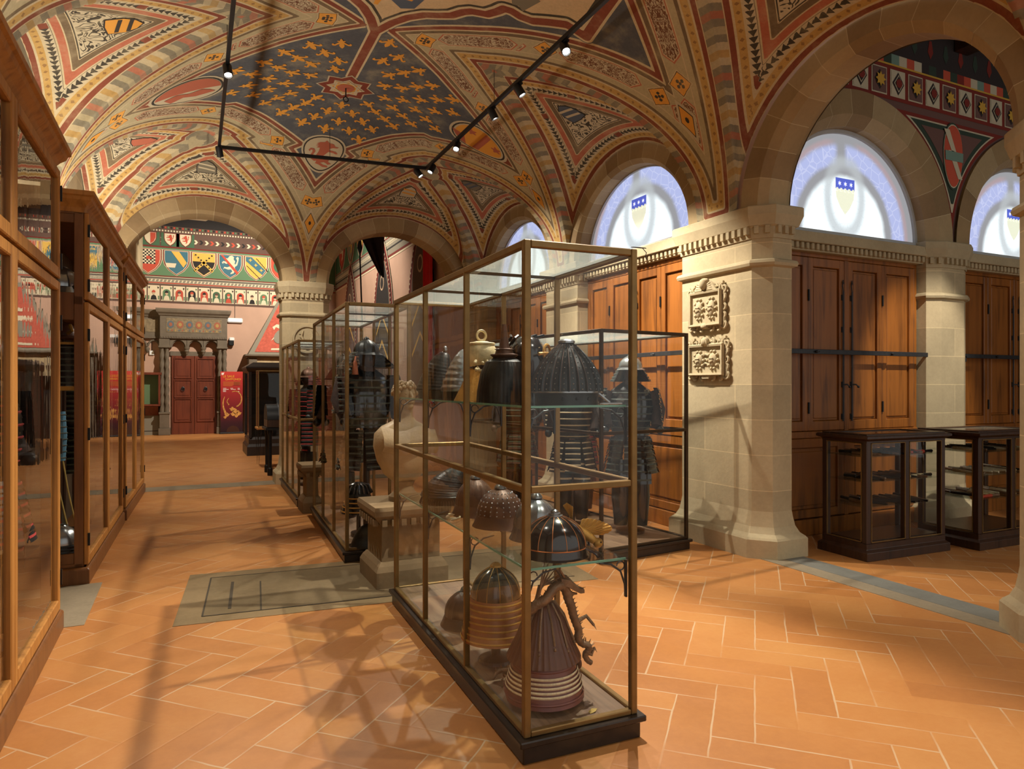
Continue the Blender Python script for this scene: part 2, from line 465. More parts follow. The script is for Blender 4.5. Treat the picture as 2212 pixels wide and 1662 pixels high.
def build_vault():
    def lines(L, st):
        a = np.array([(i/22)**2*.3 for i in range(22)]); n = int((L - .3)/st)
        return np.concatenate([a, .3 + np.linspace(0, L - .3, n)])
    hx = lines((RX1-RX0)/2, .015)
    xs = np.concatenate([RX0 + hx, (RX1 - hx[:-1])[::-1]])
    hy = lines(YF - 3.6, .015)
    ys = np.concatenate([YF - hy, np.linspace(3.6, YN, 130)[1:]])
    X, Y = np.meshgrid(xs, ys); Z, Lb = vault(X, Y)
    # groin lines as 3D points with their length along the groin
    pts = []
    for k in range(len(LUN)):
        h = LUN[k][2]; MT = MTK[k]
        m = MT*np.linspace(0, 1, 420)**1.3
        for sg in (-1, 1):
            x, y = v_world(k, m, sg*t_groin(m, h, MT))
            inside = (x >= RX0) & (x <= RX1) & (y <= YF) & (y >= YN)
            z, lb = vault(np.clip(x, RX0, RX1), np.minimum(y, YF))
            xo, yo = v_world(k, m, sg*(t_groin(m, h, MT) + .015)); lo = vault(np.clip(xo, RX0, RX1), np.minimum(yo, YF))[1]
            s = np.concatenate([[0], np.cumsum(np.sqrt(np.diff(x)**2 + np.diff(y)**2 + np.diff(z)**2))])
            for i in range(0, 420):
                if inside[i] and lo[i] == -1: pts.append((x[i], y[i], z[i], s[i]))
    for (A, B) in (((0, 0), (0, 1)), ((0, 0), (1, 0))):
        a = Lb[:-1, :-1]; b = Lb[B[0]:Lb.shape[0]-1+B[0], B[1]:Lb.shape[1]-1+B[1]]
        jj = np.argwhere((a != b) & (a >= 0) & (b >= 0))
        for r, c in jj[::2]:
            pts.append((X[r, c], Y[r, c], Z[r, c], Z[r, c]*1.3))
    kd = kdtree.KDTree(len(pts))
    for i, p in enumerate(pts): kd.insert(p[:3], i)
    kd.balance()
    ap = []
    for k in range(len(LUN)):
        h = LUN[k][2]
        for i in range(240):
            th = pi*i/239; x, y = v_world(k, 0.0, h*cos(th)); ap.append((x, y, ZS + LRISE*sin(th), th*1.27))
    ka = kdtree.KDTree(len(ap))
    for i, p in enumerate(ap): ka.insert(p[:3], i)
    ka.balance()
    x = X.ravel(); y = Y.ravel(); z = Z.ravel(); lb = Lb.ravel()
    D = np.zeros(x.size, np.float32); Sv = np.zeros(x.size, np.float32)
    for i in range(x.size):
        co = (x[i], y[i], z[i]); _, j, d = kd.find(co); s = pts[j][3]
        if lb[i] >= 0:
            _, ja, e = ka.find(co); e += .10
            if e < d: d = e; s = ap[ja][3]
            d = -d
        else:
            for k in range(len(LUN)):                 # square the bands off beyond each lunette's point
                wl, c, h = LUN[k]; MT = MTK[k]; m, t = v_local(k, x[i], y[i])
                if MT - .05 < m < 3.2 and abs(t) < 1.6:
                    hy = hypot(h, MT); q = (abs(t) + h*(m/MT - 1))*MT/hy
                    if wl == 'F': q = max(q, (m - MT)*.92)
                    if q < d: d = q
                    if q < d + .02: s = 2.95 + ((m - MT)*MT - abs(t)*h)/hy
            f = z[i] - ZS + .10
            if f < d: d = f; s = x[i] + y[i]
        D[i] = d; Sv[i] = s
    w = np.full(x.size, 9.0)
    for i in range(len(WHITE)): w = np.minimum(w, seg_d(x, y, WHITE[i-1], WHITE[i]))
    w = np.where(in_poly(x, y, WHITE), -w, w)
    w = np.minimum(w, np.where(w > 0, seg_d(x, y, (1.75, 6.98), (1.75, 8.1)), 9))
    ny, nx = X.shape
    idx = np.arange(nx*ny).reshape(ny, nx)
    F = np.stack([idx[:-1, :-1], idx[1:, :-1], idx[1:, 1:], idx[:-1, 1:]], -1).reshape(-1, 4)
    me = bpy.data.meshes.new('ceiling')
    me.vertices.add(x.size); me.vertices.foreach_set('co', np.stack([x, y, z], -1).astype(np.float32).ravel())
    me.loops.add(F.size); me.loops.foreach_set('vertex_index', F.ravel().astype(np.int32))
    me.polygons.add(len(F)); me.polygons.foreach_set('loop_start', np.arange(0, F.size, 4, dtype=np.int32))
    me.update(calc_edges=True); me.validate()
    for nm, ar in (('D', D), ('S', Sv), ('W', w.astype(np.float32))):
        a = me.attributes.new(nm, 'FLOAT', 'POINT'); a.data.foreach_set('value', ar)
    me.materials.append(vault_paint()); me.shade_smooth()
    o = bpy.data.objects.new('ceiling', me); COL.objects.link(o)
    return struct(o, 'painted lunette vault with a blue field of gold lilies')

P_ = dict(tan=rgb(172, 158, 124), taupe=rgb(108, 90, 68), dred=rgb(124, 60, 44), cream=rgb(192, 174, 138), yel=rgb(184, 146, 82),
          red=rgb(172, 96, 72), blue=rgb(74, 78, 86), gold=rgb(216, 152, 62), brown=rgb(104, 62, 44), grey=rgb(122, 114, 96), ink=rgb(58, 52, 46), white=rgb(194, 168, 130), pale=rgb(190, 176, 146))
def vault_paint():
    n = NT('fresco'); D = n.attr('D'); s = n.attr('S'); w = n.attr('W'); p = P_
    ad = D.abs(); px, py, pz = n.sep(n.pos())
    worn = n.noise(n.pos(), 3.5, 6, .65); fine = n.noise(n.pos(), 40, 3, .6)
    # main vault, outwards from the groin
    main = n.ramp(ad, [(0, p['tan']), (.100, p['cream']), (.108, p['dred']), (.155, p['cream']), (.172, p['yel']), (.245, p['cream']), (.262, p['taupe']), (.30, p['tan']),
                       (.36, p['cream']), (.372, p['tan']), (.575, p['cream']), (.587, p['taupe']), (.635, p['cream']), (.655, p['dred']), (.71, p['cream']), (.735, p['blue'])], 'CONSTANT')
    lun = n.ramp(ad, [(0, p['tan']), (.100, p['cream']), (.108, p['dred']), (.155, p['cream']), (.172, p['yel']), (.238, p['cream']), (.255, p['pale']), (.335, p['ink']), (.339, p['cream']), (.352, p['red']),
                      (.415, p['cream']), (.428, p['taupe']), (.485, p['cream']), (.495, p['ink']), (.505, p['pale'])], 'CONSTANT')
    # chequered rib on both sides of the groin
    q = ((s + ad*.45 + pz*.35)/.085); bi = q.wrap(8)/8
    blocks = n.ramp(bi, [(0, p['red']), (.125, p['grey']), (.25, p['cream']), (.375, p['yel']), (.5, p['cream']), (.625, p['grey']), (.75, p['tan']), (.875, p['grey'])], 'CONSTANT')
    shade = n.mix((D > 0) * .2 + .18, blocks, p['grey'])
    nb = ad < .1
    # dots on the yellow ribbon
    def near(v, c, r): return (v - c).abs() < r
    sd = (s/.085).fract() - .5; ddx = sd.abs()*.095; ddy = (ad - .208).abs()
    dots = ((ddx + ddy) < .021)
    main = n.mix(dots*.6, main, p['brown']); lun = n.mix(dots*.6, lun, p['brown'])
    # leaf arrows inside the lunettes
    ar = ((s/.062).fract()*.062); da = (ad - .295).abs()
    arrow = near(ad, .295, .036) * (da < (ar*.62)) * ((s/1.05).fract() > .09)
    lun = n.mix(arrow, lun, p['ink'])
    box = near(ad, .295, .036) * ((s/1.05).fract() < .085)
    lun = n.mix(box, lun, p['dred'])
    # scrolls
    wv = n.noise(n.pos(), 6.5, 1.5, .5, 1.2); scr = ((wv*7).fract() - .5).abs() < .19
    lun = n.mix((ad > .52)*scr*(D < 0), lun, p['ink'])
    # acanthus panels and flower lozenges along the broad band
    L = 1.18; f = (s/L).fract()*L; dv = ad - .474; dva = dv.abs()
    f2 = (f - .62).abs(); pan = (dva < .082) * (f2 < (.40 - dva*.9))
    v2 = n.noise(n.comb(s*9, dva*16, (px*.3 + py*.3)), 1.6, 2, .6, 2.2)
    leaf = ((v2*3.4).fract() - .5).abs() < .20
    pc = n.mix(leaf, p['brown'], p['pale'])
    edge = (dva < .098) * (f2 < (.43 - dva*.9))
    main = n.mix(edge, main, p['red'])
    main = n.mix((dva < .088) * (f2 < (.412 - dva*.9)), main, p['cream'])
    main = n.mix(pan, main, pc)
    fl = (f - .0); fl = fl.min(L - fl); loz = fl + dva
    main = n.mix(loz < .138, main, p['cream']); main = n.mix(loz < .124, main, p['ink']); main = n.mix(loz < .115, main, p['gold'])
    ang = (fl*62).sin()*(dva*62).sin()
    main = n.mix((loz < .108)*(ang > .5), main, p['ink']); main = n.mix((fl*fl + dva*dva).sqrt() < .016, main, p['ink'])
    # white cusped field
    fld = (ad > .70) * (D > 0)
    wf = n.ramp((w + .5), [(0, p['white']), (.39, p['ink']), (.42, p['cream']), (.45, p['dred']), (.545, p['cream']), (.568, p['blue'])], 'CONSTANT')
    main = n.mix(fld * (w < .08), main, wf)
    col = n.mix(D > 0, lun, main)
    col = n.mix(nb, col, shade)
    col = n.mix(worn.step(.45, .8)*.4 + .06, col, p['tan']); 
    k = n.ramp(worn*.5 + fine*.5, [(.3, (.92, .92, .92, 1)), (.7, (1.24, 1.24, 1.24, 1))])
    col = n.mix(1.0, col, k, 'MULTIPLY')
    n.bump(worn*.6 + fine*.4, .12, .008)
    return n.fin(col, .9, 0, .15)
CEIL = build_vault()

# painted figures lying on the vault
def on_vault(p, off=.004):
    z = zv(min(max(p[0], RX0+.01), RX1-.01), min(p[1], YF-.01)); return (p[0], p[1], z - off)
def place2(poly, c, ang, sc, mirror=1):
    ca, sa = cos(ang), sin(ang)
    return [(c[0] + sc*(ca*x*mirror - sa*y), c[1] + sc*(sa*x*mirror + ca*y)) for x, y in poly]
def fan_decal(mb, poly, m, off=.004, sub=0):
    # triangulated, optionally subdivided, then dropped on the vault
    bm = bmesh.new(); vs = [bm.verts.new((x, y, 0)) for x, y in poly]
    f = bm.faces.new(vs); bmesh.ops.triangulate(bm, faces=[f])
    for _ in range(sub): bmesh.ops.subdivide_edges(bm, edges=bm.edges[:], cuts=1, use_grid_fill=True)
    bm.verts.ensure_lookup_table(); bm.verts.index_update()
    X = np.array([v.co.x for v in bm.verts]); Y = np.array([v.co.y for v in bm.verts])
    Z = vault(np.clip(X, RX0+.005, RX1-.005), np.minimum(Y, YF-.005))[0] - off
    mb.add(list(zip(X, Y, Z)), [tuple(v.index for v in f.verts) for f in bm.faces], m); bm.free()
LILY = []
_h = [(0, .5), (.09, .36), (.13, .2), (.09, .06), (.2, .12), (.3, .22), (.42, .22), (.47, .1), (.42, 0), (.36, .02), (.36, .1), (.28, .06), (.18, -.06), (.1, -.12), (.2, -.2), (.16, -.28), (.08, -.24), (.05, -.38), (0, -.48)]
LILY = _h + [(-x, y) for x, y in _h[::-1][1:-1]]
def ell(a, b, n=28, c=(0, 0)): return [(c[0] + a*cos(2*pi*i/n), c[1] + b*sin(2*pi*i/n)) for i in range(n)]
EGG = [(.5*sin(2*pi*i/32)*(1 + .22*cos(2*pi*i/32)), .62*cos(2*pi*i/32) - .02) for i in range(32)]
BEAST = [(-.30,.30),(-.24,.40),(-.10,.43),(-.02,.52),(.03,.44),(.14,.42),(.24,.34),(.17,.33),(.25,.26),(.16,.26),(.22,.18),(.12,.18),(.13,.04),(.17,-.10),(.22,-.22),(.26,-.12),(.22,.02),(.27,.12),(.37,.13),(.42,.04),(.37,-.02),(.36,.05),(.31,.06),(.30,-.02),(.34,-.14),(.29,-.30),(.20,-.36),(.14,-.34),(.16,-.44),(.04,-.48),(-.06,-.54),(-.22,-.54),(-.19,-.48),(-.08,-.46),(.02,-.40),(-.08,-.36),(-.16,-.40),(-.20,-.44),(-.30,-.40),(-.20,-.33),(-.22,-.24),(-.26,-.16),(-.18,-.13),(-.08,-.16),(.0,-.16),(-.08,-.04),(-.14,.06),(-.28,.04),(-.36,-.0),(-.42,.02),(-.34,.10),(-.16,.14),(-.14,.18),(-.24,.24),(-.36,.25),(-.40,.30),(-.30,.30)]
def paint_vault():
    mats = [flat('paint_gold', P_['gold'], .8), flat('paint_red', P_['dred'], .85), flat('paint_cream', P_['pale'], .85), flat('paint_orange', P_['red'], .85), flat('paint_ink', P_['ink'], .85), flat('paint_blue', rgb(84, 92, 104), .85), flat('paint_grey', P_['grey'], .85)]
    lil = MB(); fig = MB(); st = MB()
    # medallions towards the pillars
    med = [((1.76, 10.03), 0, .60), ((.02, 8.42), pi/2, .64), ((3.50, 8.42), -pi/2, .64)]
    for i, (c, a, s) in enumerate(med):
        for k, (q, m) in enumerate(((1.0, 2), (.92, 4), (.86, 2))):
            fan_decal(fig, place2(EGG, c, a + pi, s*q), m, .004 + .0015*k, 3)
        if i == 0: fan_decal(fig, place2(BEAST, c, 0 + pi, s*.82, 1), 3, .010, 2)
        elif i == 1:
            half = [(x, y) for x, y in EGG[:17]]; fan_decal(fig, place2(half, c, a + pi, s*.84), 3, .010, 2)
            fan_decal(fig, place2([(-.1,-.4),(-.02,-.2),(-.1,0),(-.02,.2),(-.1,.34),(-.2,.42),(-.16,.25),(-.28,.1),(-.2,-.1),(-.3,-.3)], c, a + pi, s), 3, .011)
        else:
            fan_decal(fig, place2(EGG, c, a + pi, s*.80), 0, .010, 2)
            fan_decal(fig, place2([(.46,.12),(.12,.30),(.1,.6),(.3,.44),(.44,.25)], c, a + pi, s*.9), 3, .012, 1)
            fan_decal(fig, place2([(-.42,-.02),(.42,-.02),(.38,-.16),(-.38,-.16)], c, a + pi, s*.9), 3, .012, 2)
            for x, y in ((-.16, .2), (-.1, -.36)):
                fan_decal(fig, place2([(.08*(1+.35*cos(5*t))*cos(t)+x, .08*(1+.35*cos(5*t))*sin(t)+y) for t in arc(0, 2*pi, 30)[:-1]], c, a + pi, s), 3, .012)
    # eight pointed star
    for k, (R0, m) in enumerate(((.36, 2), (.335, 1), (.235, 2), (.205, 0))):
        fan_decal(st, [(STAR[0] + R0*(1 if i % 2 == 0 else .74)*sin(pi*i/8), STAR[1] + R0*(1 if i % 2 == 0 else .74)*cos(pi*i/8)) for i in range(16)], m, .004 + .0015*k, 2)
    for r in (0, pi/4):
        sq = place2([(-.125,-.125),(.125,-.125),(.125,.125),(-.125,.125)], STAR, r, 1.12); si = place2([(-.125,-.125),(.125,-.125),(.125,.125),(-.125,.125)], STAR, r, .96)
        for i in range(4): fan_decal(st, [sq[i-1], sq[i], si[i], si[i-1]], 2, .0105 + .001*r)
    fan_decal(st, ell(.11, .11, 8, STAR), 3, .0125)
    # lilies in rings round the star and scattered over the rest of the blue
    rnd = random.Random(3); cand = []
    for k in range(16):
        r = .50 + .205*k; nn = max(9, int(2*pi*r/.315))
        for i in range(nn):
            a = 2*pi*(i + .5*(k % 2))/nn + .1; cand.append((STAR[0] + r*sin(a), STAR[1] + r*cos(a)))
    X = np.array([p[0] for p in cand]); Y = np.array([p[1] for p in cand]); ok = (X > RX0+.2) & (X < RX1-.2) & (Y < YF-.2) & (Y > 3)
    me = CEIL.data; nv = len(me.vertices); co = np.zeros(nv*3, np.float32); me.vertices.foreach_get('co', co); co = co.reshape(-1, 3)
    D = np.zeros(nv, np.float32); me.attributes['D'].data.foreach_get('value', D); Wt = np.zeros(nv, np.float32); me.attributes['W'].data.foreach_get('value', Wt)
    for i, (x, y) in enumerate(cand):
        if not ok[i]: continue
        j = int(np.argmin((co[:, 0]-x)**2 + (co[:, 1]-y)**2))
        if D[j] < .785 or Wt[j] < .15: continue
        if any(hypot(x-c[0], y-c[1]) < .52*s + .12 for c, a, s in med): continue
        a = atan2(-(STAR[0]-x), STAR[1]-y) if y > 7.0 else 2.6 + .3*rnd.random()
        fan_decal(lil, place2(LILY, (x, y), a, .215 + .02*rnd.random()), 0)
    # blue crested helm in the white field
    fan_decal(fig, [(1.62,5.95),(1.72,6.30),(1.86,6.42),(1.98,6.36),(2.02,6.16),(2.2,6.0),(2.4,5.9),(2.2,5.7),(1.8,5.7)], 5, .004, 2)
    fan_decal(fig, [(1.74,6.05),(1.82,6.25),(1.92,6.25),(1.96,6.05),(1.85,5.95)], 0, .006, 1)
    fan_decal(fig, [(1.60,6.30),(1.66,6.22),(1.72,6.26),(1.66,6.30),(1.64,6.45),(1.60,6.44)], 0, .006)
    fan_decal(fig, [(2.62,5.55),(2.72,5.72),(2.78,5.70),(2.84,5.74),(2.90,5.5),(2.75,5.4)], 6, .004, 1)
    # gold flower lozenges above the pillars
    for (x, y, ax) in ((1.745, 11.12, 0), (4.40, 8.40, 1), (-.9, 8.40, 1), (4.40, 5.28, 1)):
        for q, m, of in ((1.35, 2, .004), (1.0, 4, .006), (.9, 0, .008)):
            P = [(0, .115), (.085, 0), (0, -.115), (-.085, 0)]
            P = [(b, a) for a, b in P] if ax else P
            fan_decal(fig, [(x + q*a, y + q*b) for a, b in P], m, of, 3)
        fan_decal(fig, [(x + .02*cos(t), y + .02*sin(t)) for t in arc(0, 2*pi, 10)[:-1]], 4, .011)
    # shields in the lunettes
    SH = [(-.5,.5),(0,.56),(.5,.5),(.5,-.05),(.3,-.42),(0,-.62),(-.3,-.42),(-.5,-.05)]
    for k, m1, m2 in ((8, 6, 2), (9, 2, 0), (0, 6, 5), (1, 5, 2), (4, 3, 3), (5, 0, 4), (2, 6, 5)):
        c = v_world(k, .74, 0); w = LUN[k][0]; a = {'R': -pi/2, 'L': pi/2, 'F': 0}[w]
        fan_decal(fig, place2(SH, c, a, .27), 4, .004, 2); fan_decal(fig, place2(SH, c, a, .245), m1, .006, 2)
        for b in (-.26, .12):
            fan_decal(fig, place2([(-.44, b-.14), (.44, b+.06), (.44, b+.2), (-.44, b)], c, a, .245), m2, .008, 1)
    lil.build('lily', mats, CEIL); fig.build('medallion', mats, CEIL); st.build('star', mats, CEIL)
paint_vault()

# ------------------------------------------------------------------ floor
fl = MB(); fl.add([(-4, -4, 0), (14, -4, 0), (14, 25.2, 0), (-4, 25.2, 0)], [(0, 1, 2, 3)])
struct(fl.build('floor', M['terracotta']), 'terracotta herringbone floor')
t = MB(); t.box((4.74, -.8, -.02), (4.92, 5.0, .004)); t.box((4.925, -.8, -.02), (5.16, 4.68, .004), 1)
t.box((-1.3, 11.5, -.02), (4.9, 11.97, .004))
struct(t.build('trim_1', [M['threshold'], stone('threshold_blue', rgb(112, 110, 102), False, var=.2)]), 'grey stone thresholds under the arches')

sl = MB()
sl.box((0, 0, -.02), (3.15, 1.30, .003)); sl.box((.17, .14, -.02), (3.0, 1.14, .0045), 1)
for a, b in (((.17, .14), (3.0, .14)), ((3.0, 1.14), (.17, 1.14)), ((.17, 1.14), (.17, .14)), ((.55, .14), (.55, .9))): sl.bar((a[0], a[1], .003), (b[0], b[1], .003), .012, .006, 2)
sl.bar((.34, .25, .003), (.34, .95, .003), .022, .008, 2)
so = sl.build('floor_slab', [M['slab'], stone('slab_inner', rgb(112, 96, 70), False, var=.2), flat('slab_groove', rgb(70, 62, 50), .9)]); so.location = (-.09, 5.03, 0); so.rotation_euler = (0, 0, -.085)
struct(so, 'grey inscribed floor slab set in the terracotta')
struct(MB().box((-1.2, 5.32, -.02), (-.62, 6.4, .003)).build('trim_20', M['threshold']), 'grey stone paving between the oak cabinets')

def ellpts(a, b, n, t0=0, t1=pi): return [(a*cos(t), b*sin(t)) for t in arc(t0, t1, n)]
def arch_ring(name, frame, c, ai, bi, ao, bo, depth, zs, back=None, nv=15, ch=.05):
    # voussoirs: front face from intrados to extrados, chamfer, soffit; frame maps (along, into the wall, up)
    mb = MB(); sub = 4; N = nv*sub
    for i in range(N):
        t0, t1 = pi*i/N, pi*(i+1)/N; m = (i//sub*7 % 5) % 3
        def P(a, b, t, d): return frame(c + a*cos(t), d, zs + b*sin(t))
        rows = [(ao, bo, 0), (ai+ch, bi+ch, 0), (ai, bi, ch), (ai, bi, depth - ch*(back is not None)), (ai+.03, bi+.03, depth), (ao, bo, depth)]
        for (a, b, d), (a2, b2, d2) in zip(rows[:-1], rows[1:]):
            mb.add([P(a, b, t0, d), P(a, b, t1, d), P(a2, b2, t1, d2), P(a2, b2, t0, d2)], [(0, 1, 2, 3)], m)
        if i % sub == 0 and i:
            e = .0022
            for (a, b, d), (a2, b2, d2) in zip(rows[:3], rows[1:4]):
                o = .0015
                mb.add([P(a-o, b-o, t0-e, d-o), P(a-o, b-o, t0+e, d-o), P(a2-o, b2-o, t0+e, d2-o), P(a2-o, b2-o, t0-e, d2-o)], [(0, 1, 2, 3)], 3)
    return mb.build(name, M['voussoirs'] + [M['joint']])
def fF(a, d, z): return (a, YF + d, z)            # far wall
def fR(a, d, z): return (4.76 + d, a, z)          # right wall
def fL(a, d, z): return (RX0 - d, a, z)
def fB(a, d, z): return (a, 5.25 + d, z)          # back wall of the side aisle

def wall_above(name, frame, spans, ztop, depth, mat):
    # plain wall over arches: spans = (centre, a, b, x0, x1)
    mb = MB()
    for c, a, b, x0, x1, zs in spans:
        N = 24; xs = [x0] + [c + a*cos(pi - pi*i/N) for i in range(N+1)] + [x1]
        zl = [zs] + [zs + b*sin(pi*i/N) for i in range(N+1)] + [zs]
        for i in range(len(xs)-1):
            mb.add([frame(xs[i], depth, zl[i]), frame(xs[i+1], depth, zl[i+1]), frame(xs[i+1], depth, ztop), frame(xs[i], depth, ztop)], [(0, 1, 2, 3)])
    return mb.build(name, mat)

# far arcade
for i, c in enumerate((.25, 3.24)):
    struct(arch_ring('trim_%d' % (i + 2), fF, c, 1.13, .97, 1.345, 1.215, .5, 3.25, True), ('left' if i == 0 else 'right') + ' stone arch of the far arcade')
w = wall_above('wall_far', fF, [(.25, 1.345, 1.215, -1.25, 1.745, 3.25), (3.24, 1.345, 1.215, 1.745, 4.9, 3.25)], 5.6, .02, M['plaster'])
w2 = wall_above('wall_back', fF, [(.25, 1.16, 1.0, -1.6, 1.745, 3.25), (3.24, 1.16, 1.0, 1.745, 5.2, 3.25)], 8.2, .5, M['plaster'])
struct(w); struct(w2)

def octa(x0, x1, y0, y1, ch):
    return [(x0+ch, y0), (x1-ch, y0), (x1, y0+ch), (x1, y1-ch), (x1-ch, y1), (x0+ch, y1), (x0, y1-ch), (x0, y0+ch)]
def grow(P, d):
    n = len(P); out = []
    for i in range(n):
        a = Vector(P[i-1]); b = Vector(P[i]); c = Vector(P[(i+1) % n])
        n0 = Vector(((b-a).y, -(b-a).x)).normalized(); n1 = Vector(((c-b).y, -(c-b).x)).normalized()
        m = (n0 + n1).normalized(); m *= d/max(.3, m.dot(n0)); out.append((b.x+m.x, b.y+m.y))
    return out
def stack(mb, P, prof, m=0):                       # prof: (grow, z)
    mb.loft([[(x, y, z) for x, y in grow(P, g)] for g, z in prof], m)
def dentils(mb, P, z0, z1, d, step=.075, wd=.042, skip=(), m=0):
    Q = grow(P, d)
    for i in range(len(Q)):
        if i in skip: continue
        a = Vector(Q[i-1]+(0,)); b = Vector(Q[i]+(0,)); L = (b-a).length; k = int(L/step)
        if k < 1: continue
        u = (b-a)/L; nrm = Vector((u.y, -u.x, 0))
        for j in range(k):
            c = a + u*((j+.5)*L/k) + nrm*.018
            mb.bar(c + Vector((0, 0, z0)), c + Vector((0, 0, z1)), wd, .04, m, up=u)
def pillar(name, label, P, side=None, base=True, neck=2.72):
    o = thing(name, label, 'pillar', (P[0][0], P[0][1], 0))
    off = Matrix.Translation((-P[0][0], -P[0][1], 0))
    mb = MB()
    stack(mb, P, [(0, .2), (0, 3.0)]); mb.move(off).build('shaft', M['stone'], o)
    mb = MB(); stack(mb, P, [(.0, neck-.03), (.035, neck-.015), (.045, neck+.01), (.035, neck+.035), (0, neck+.05)]); mb.move(off).build('necking', M['stone_plain'], o)
    mb = MB(); stack(mb, P, [(.012, 2.96), (.02, 3.06), (.045, 3.075), (.062, 3.13), (.075, 3.17), (.075, 3.245), (.065, 3.255), (.02, 3.26)])
    dentils(mb, P, 3.0, 3.07, .012)
    mb.move(off).build('capital', M['stone_plain'], o)
    if base:
        mb = MB(); stack(mb, P, [(.10, 0), (.10, .17), (.085, .19), (.05, .22), (.022, .28), (.008, .36), (0, .42)]); mb.move(off).build('base', M['stone_plain'], o)
    return o
pillar('stone_pillar', 'pale chamfered stone pillar between the two far arches, with carved roundel', octa(1.375, 2.115, 11.40, 12.0, .11))
PIER = [(4.76, 5.79), (4.76, 4.80), (4.88, 4.66), (5.12, 4.66), (5.12, 5.28), (5.2, 5.79)]
pillar('stone_pillar', 'sunlit stone corner pier carrying two carved coats of arms', PIER)
pillar('stone_pillar', 'stone pier at the right edge of the hall, beside the big arch', [(4.76, 2.44), (4.76, 1.5), (5.12, 1.5), (5.12, 2.60), (4.90, 2.60)])
pillar('stone_pillar', 'stone pier between the two arched windows of the hall', [(4.76, 8.84), (4.76, 7.95), (5.2, 7.95), (5.2, 8.84)])
pillar('stone_pillar', 'stone half pier in the far right corner of the hall', [(4.76, 11.9), (4.76, 11.0), (5.2, 11.0), (5.2, 11.9)])

# right wall: window bays and the open arch
for i, c in enumerate((6.87, 9.93)):
    struct(arch_ring('trim_%d' % (i + 4), fR, c, 1.13, .98, 1.34, 1.22, .3, 3.25), 'stone arch round a lunette window')
struct(arch_ring('trim_6', fR, 3.63, 1.03, 1.0, 1.31, 1.22, .36, 3.25, True, 13, .07), 'big stone arch to the side aisle')
struct(wall_above('wall_right', fR, [(6.87, 1.34, 1.22, 5.3, 8.4, 3.25), (9.93, 1.34, 1.22, 8.4, 11.5, 3.25), (3.63, 1.31, 1.22, 2.0, 5.3, 3.25)], 5.6, .02, M['plaster']))
struct(wall_above('wall_aisle', fR, [(3.63, 1.05, 1.02, 1.6, 5.3, 3.25)], 6.2, .36, M['plaster_dark']))
struct(MB().box((RX0-.2, -.8, 0), (RX0, 24.4, 3.3)).box((RX0-.2, -.8, 3.3), (RX0-.02, 24.4, 8.2)).build('wall_left', M['stone']), 'stone left wall')

# ------------------------------------------------------------------ oak display cabinets along the left wall
M['cab_back'] = plain('cabinet_lining', rgb(92, 74, 56), .9, 0, .12, 4)
def cabinet(label, loc, rz, L, side=True):
    o = thing('oak_display_cabinet', label, 'cabinet', (loc[0], loc[1], 0), rz)
    d = .50; H = 3.0; x0 = -d
    mb = MB(); mb.sweep([(0, 0), (.012, 0), (.012, .115), (0, .13), (-.03, .13)], [(x0, 0, 0), (0, 0, 0), (0, L, 0), (x0, L, 0)]); mb.box((x0, .03, .0), (-.02, L-.03, .13))
    mb.build('plinth', M['oak_end'], o, bevel=.004)
    mb = MB(); a, b = .035, L - .035
    for y in (a, b - .06):
        mb.box((-.10, y, .13), (-.035, y + .06, H)); mb.box((x0, y, .13), (x0 + .07, y + .06, H))
        for z0, z1 in ((.13, .24), (2.12, 2.34), (2.9, H)): mb.box((x0 + .07, y + .01, z0), (-.10, y + .05, z1))
    mb.box((x0, a, .13), (-.04, b, .16)); mb.box((x0, a, H - .03), (-.04, b, H)); mb.box((-.10, a, 2.24), (-.04, b, 2.31))
    mb.build('carcass', M['oak_end'], o, bevel=.003)
    MB().box((x0, a + .06, .16), (x0 + .012, b - .06, H - .03)).build('back_panel', M['cab_back'], o)
    MB().box((x0 + .015, a + .06, 2.25), (-.105, b - .06, 2.28)).build('shelf', M['oak_end'], o)
    mb = MB(); mb.sweep([(-.03, 2.985), (.005, 2.985), (.012, 3.02), (.03, 3.045), (.06, 3.075), (.068, 3.10), (.085, 3.11), (.085, 3.145), (-.03, 3.15)], [(x0, a, 0), (-.035, a, 0), (-.035, b, 0), (x0, b, 0)])
    mb.build('cornice', M['oak'], o)
    half = (b - a)/2
    for (y0, y1) in ((a + .004, a + half - .003), (a + half + .003, b - .004)):
        for (z0, z1) in ((.145, 2.265), (2.285, 2.985)):
            mb = MB(); s = .062; x = -.034; t = .034
            mb.box((x, y0, z0), (x + t, y0 + s, z1)); mb.box((x, y1 - s, z0), (x + t, y1, z1))
            mb.box((x, y0 + s, z0), (x + t, y1 - s, z0 + s + .01)); mb.box((x, y0 + s, z1 - s), (x + t, y1 - s, z1))
            dr = mb.build('door', M['oak'], o, bevel=.006)
            MB().add([(x + .012, y0 + s - .005, z0 + s), (x + .012, y1 - s + .005, z0 + s), (x + .012, y1 - s + .005, z1 - s + .005), (x + .012, y0 + s - .005, z1 - s + .005)], [(0, 1, 2, 3)]).build('pane', M['glass_cab'], dr)
            yy = y0 if y0 < half else y1
            hz = (.35, 1.2, 2.0) if z0 < 1 else (2.4, 2.84)
            for h in hz: MB().box((x + t - .006, yy - .008, h - .05), (x + t + .010, yy + .008, h + .05)).build('hinge', M['black'], dr)
    if side:
        for y in (a + .03, b - .03):
            for z0, z1 in ((.24, 2.12), (2.34, 2.9)):
                MB().add([(x0 + .07, y, z0), (-.10, y, z0), (-.10, y, z1), (x0 + .07, y, z1)], [(0, 1, 2, 3)]).build('side_pane', M['glass'], o)
    return o
cabinet('tall oak display cabinet nearest the viewer, cut by the left edge', (-.745, 2.64), 0, 2.66)
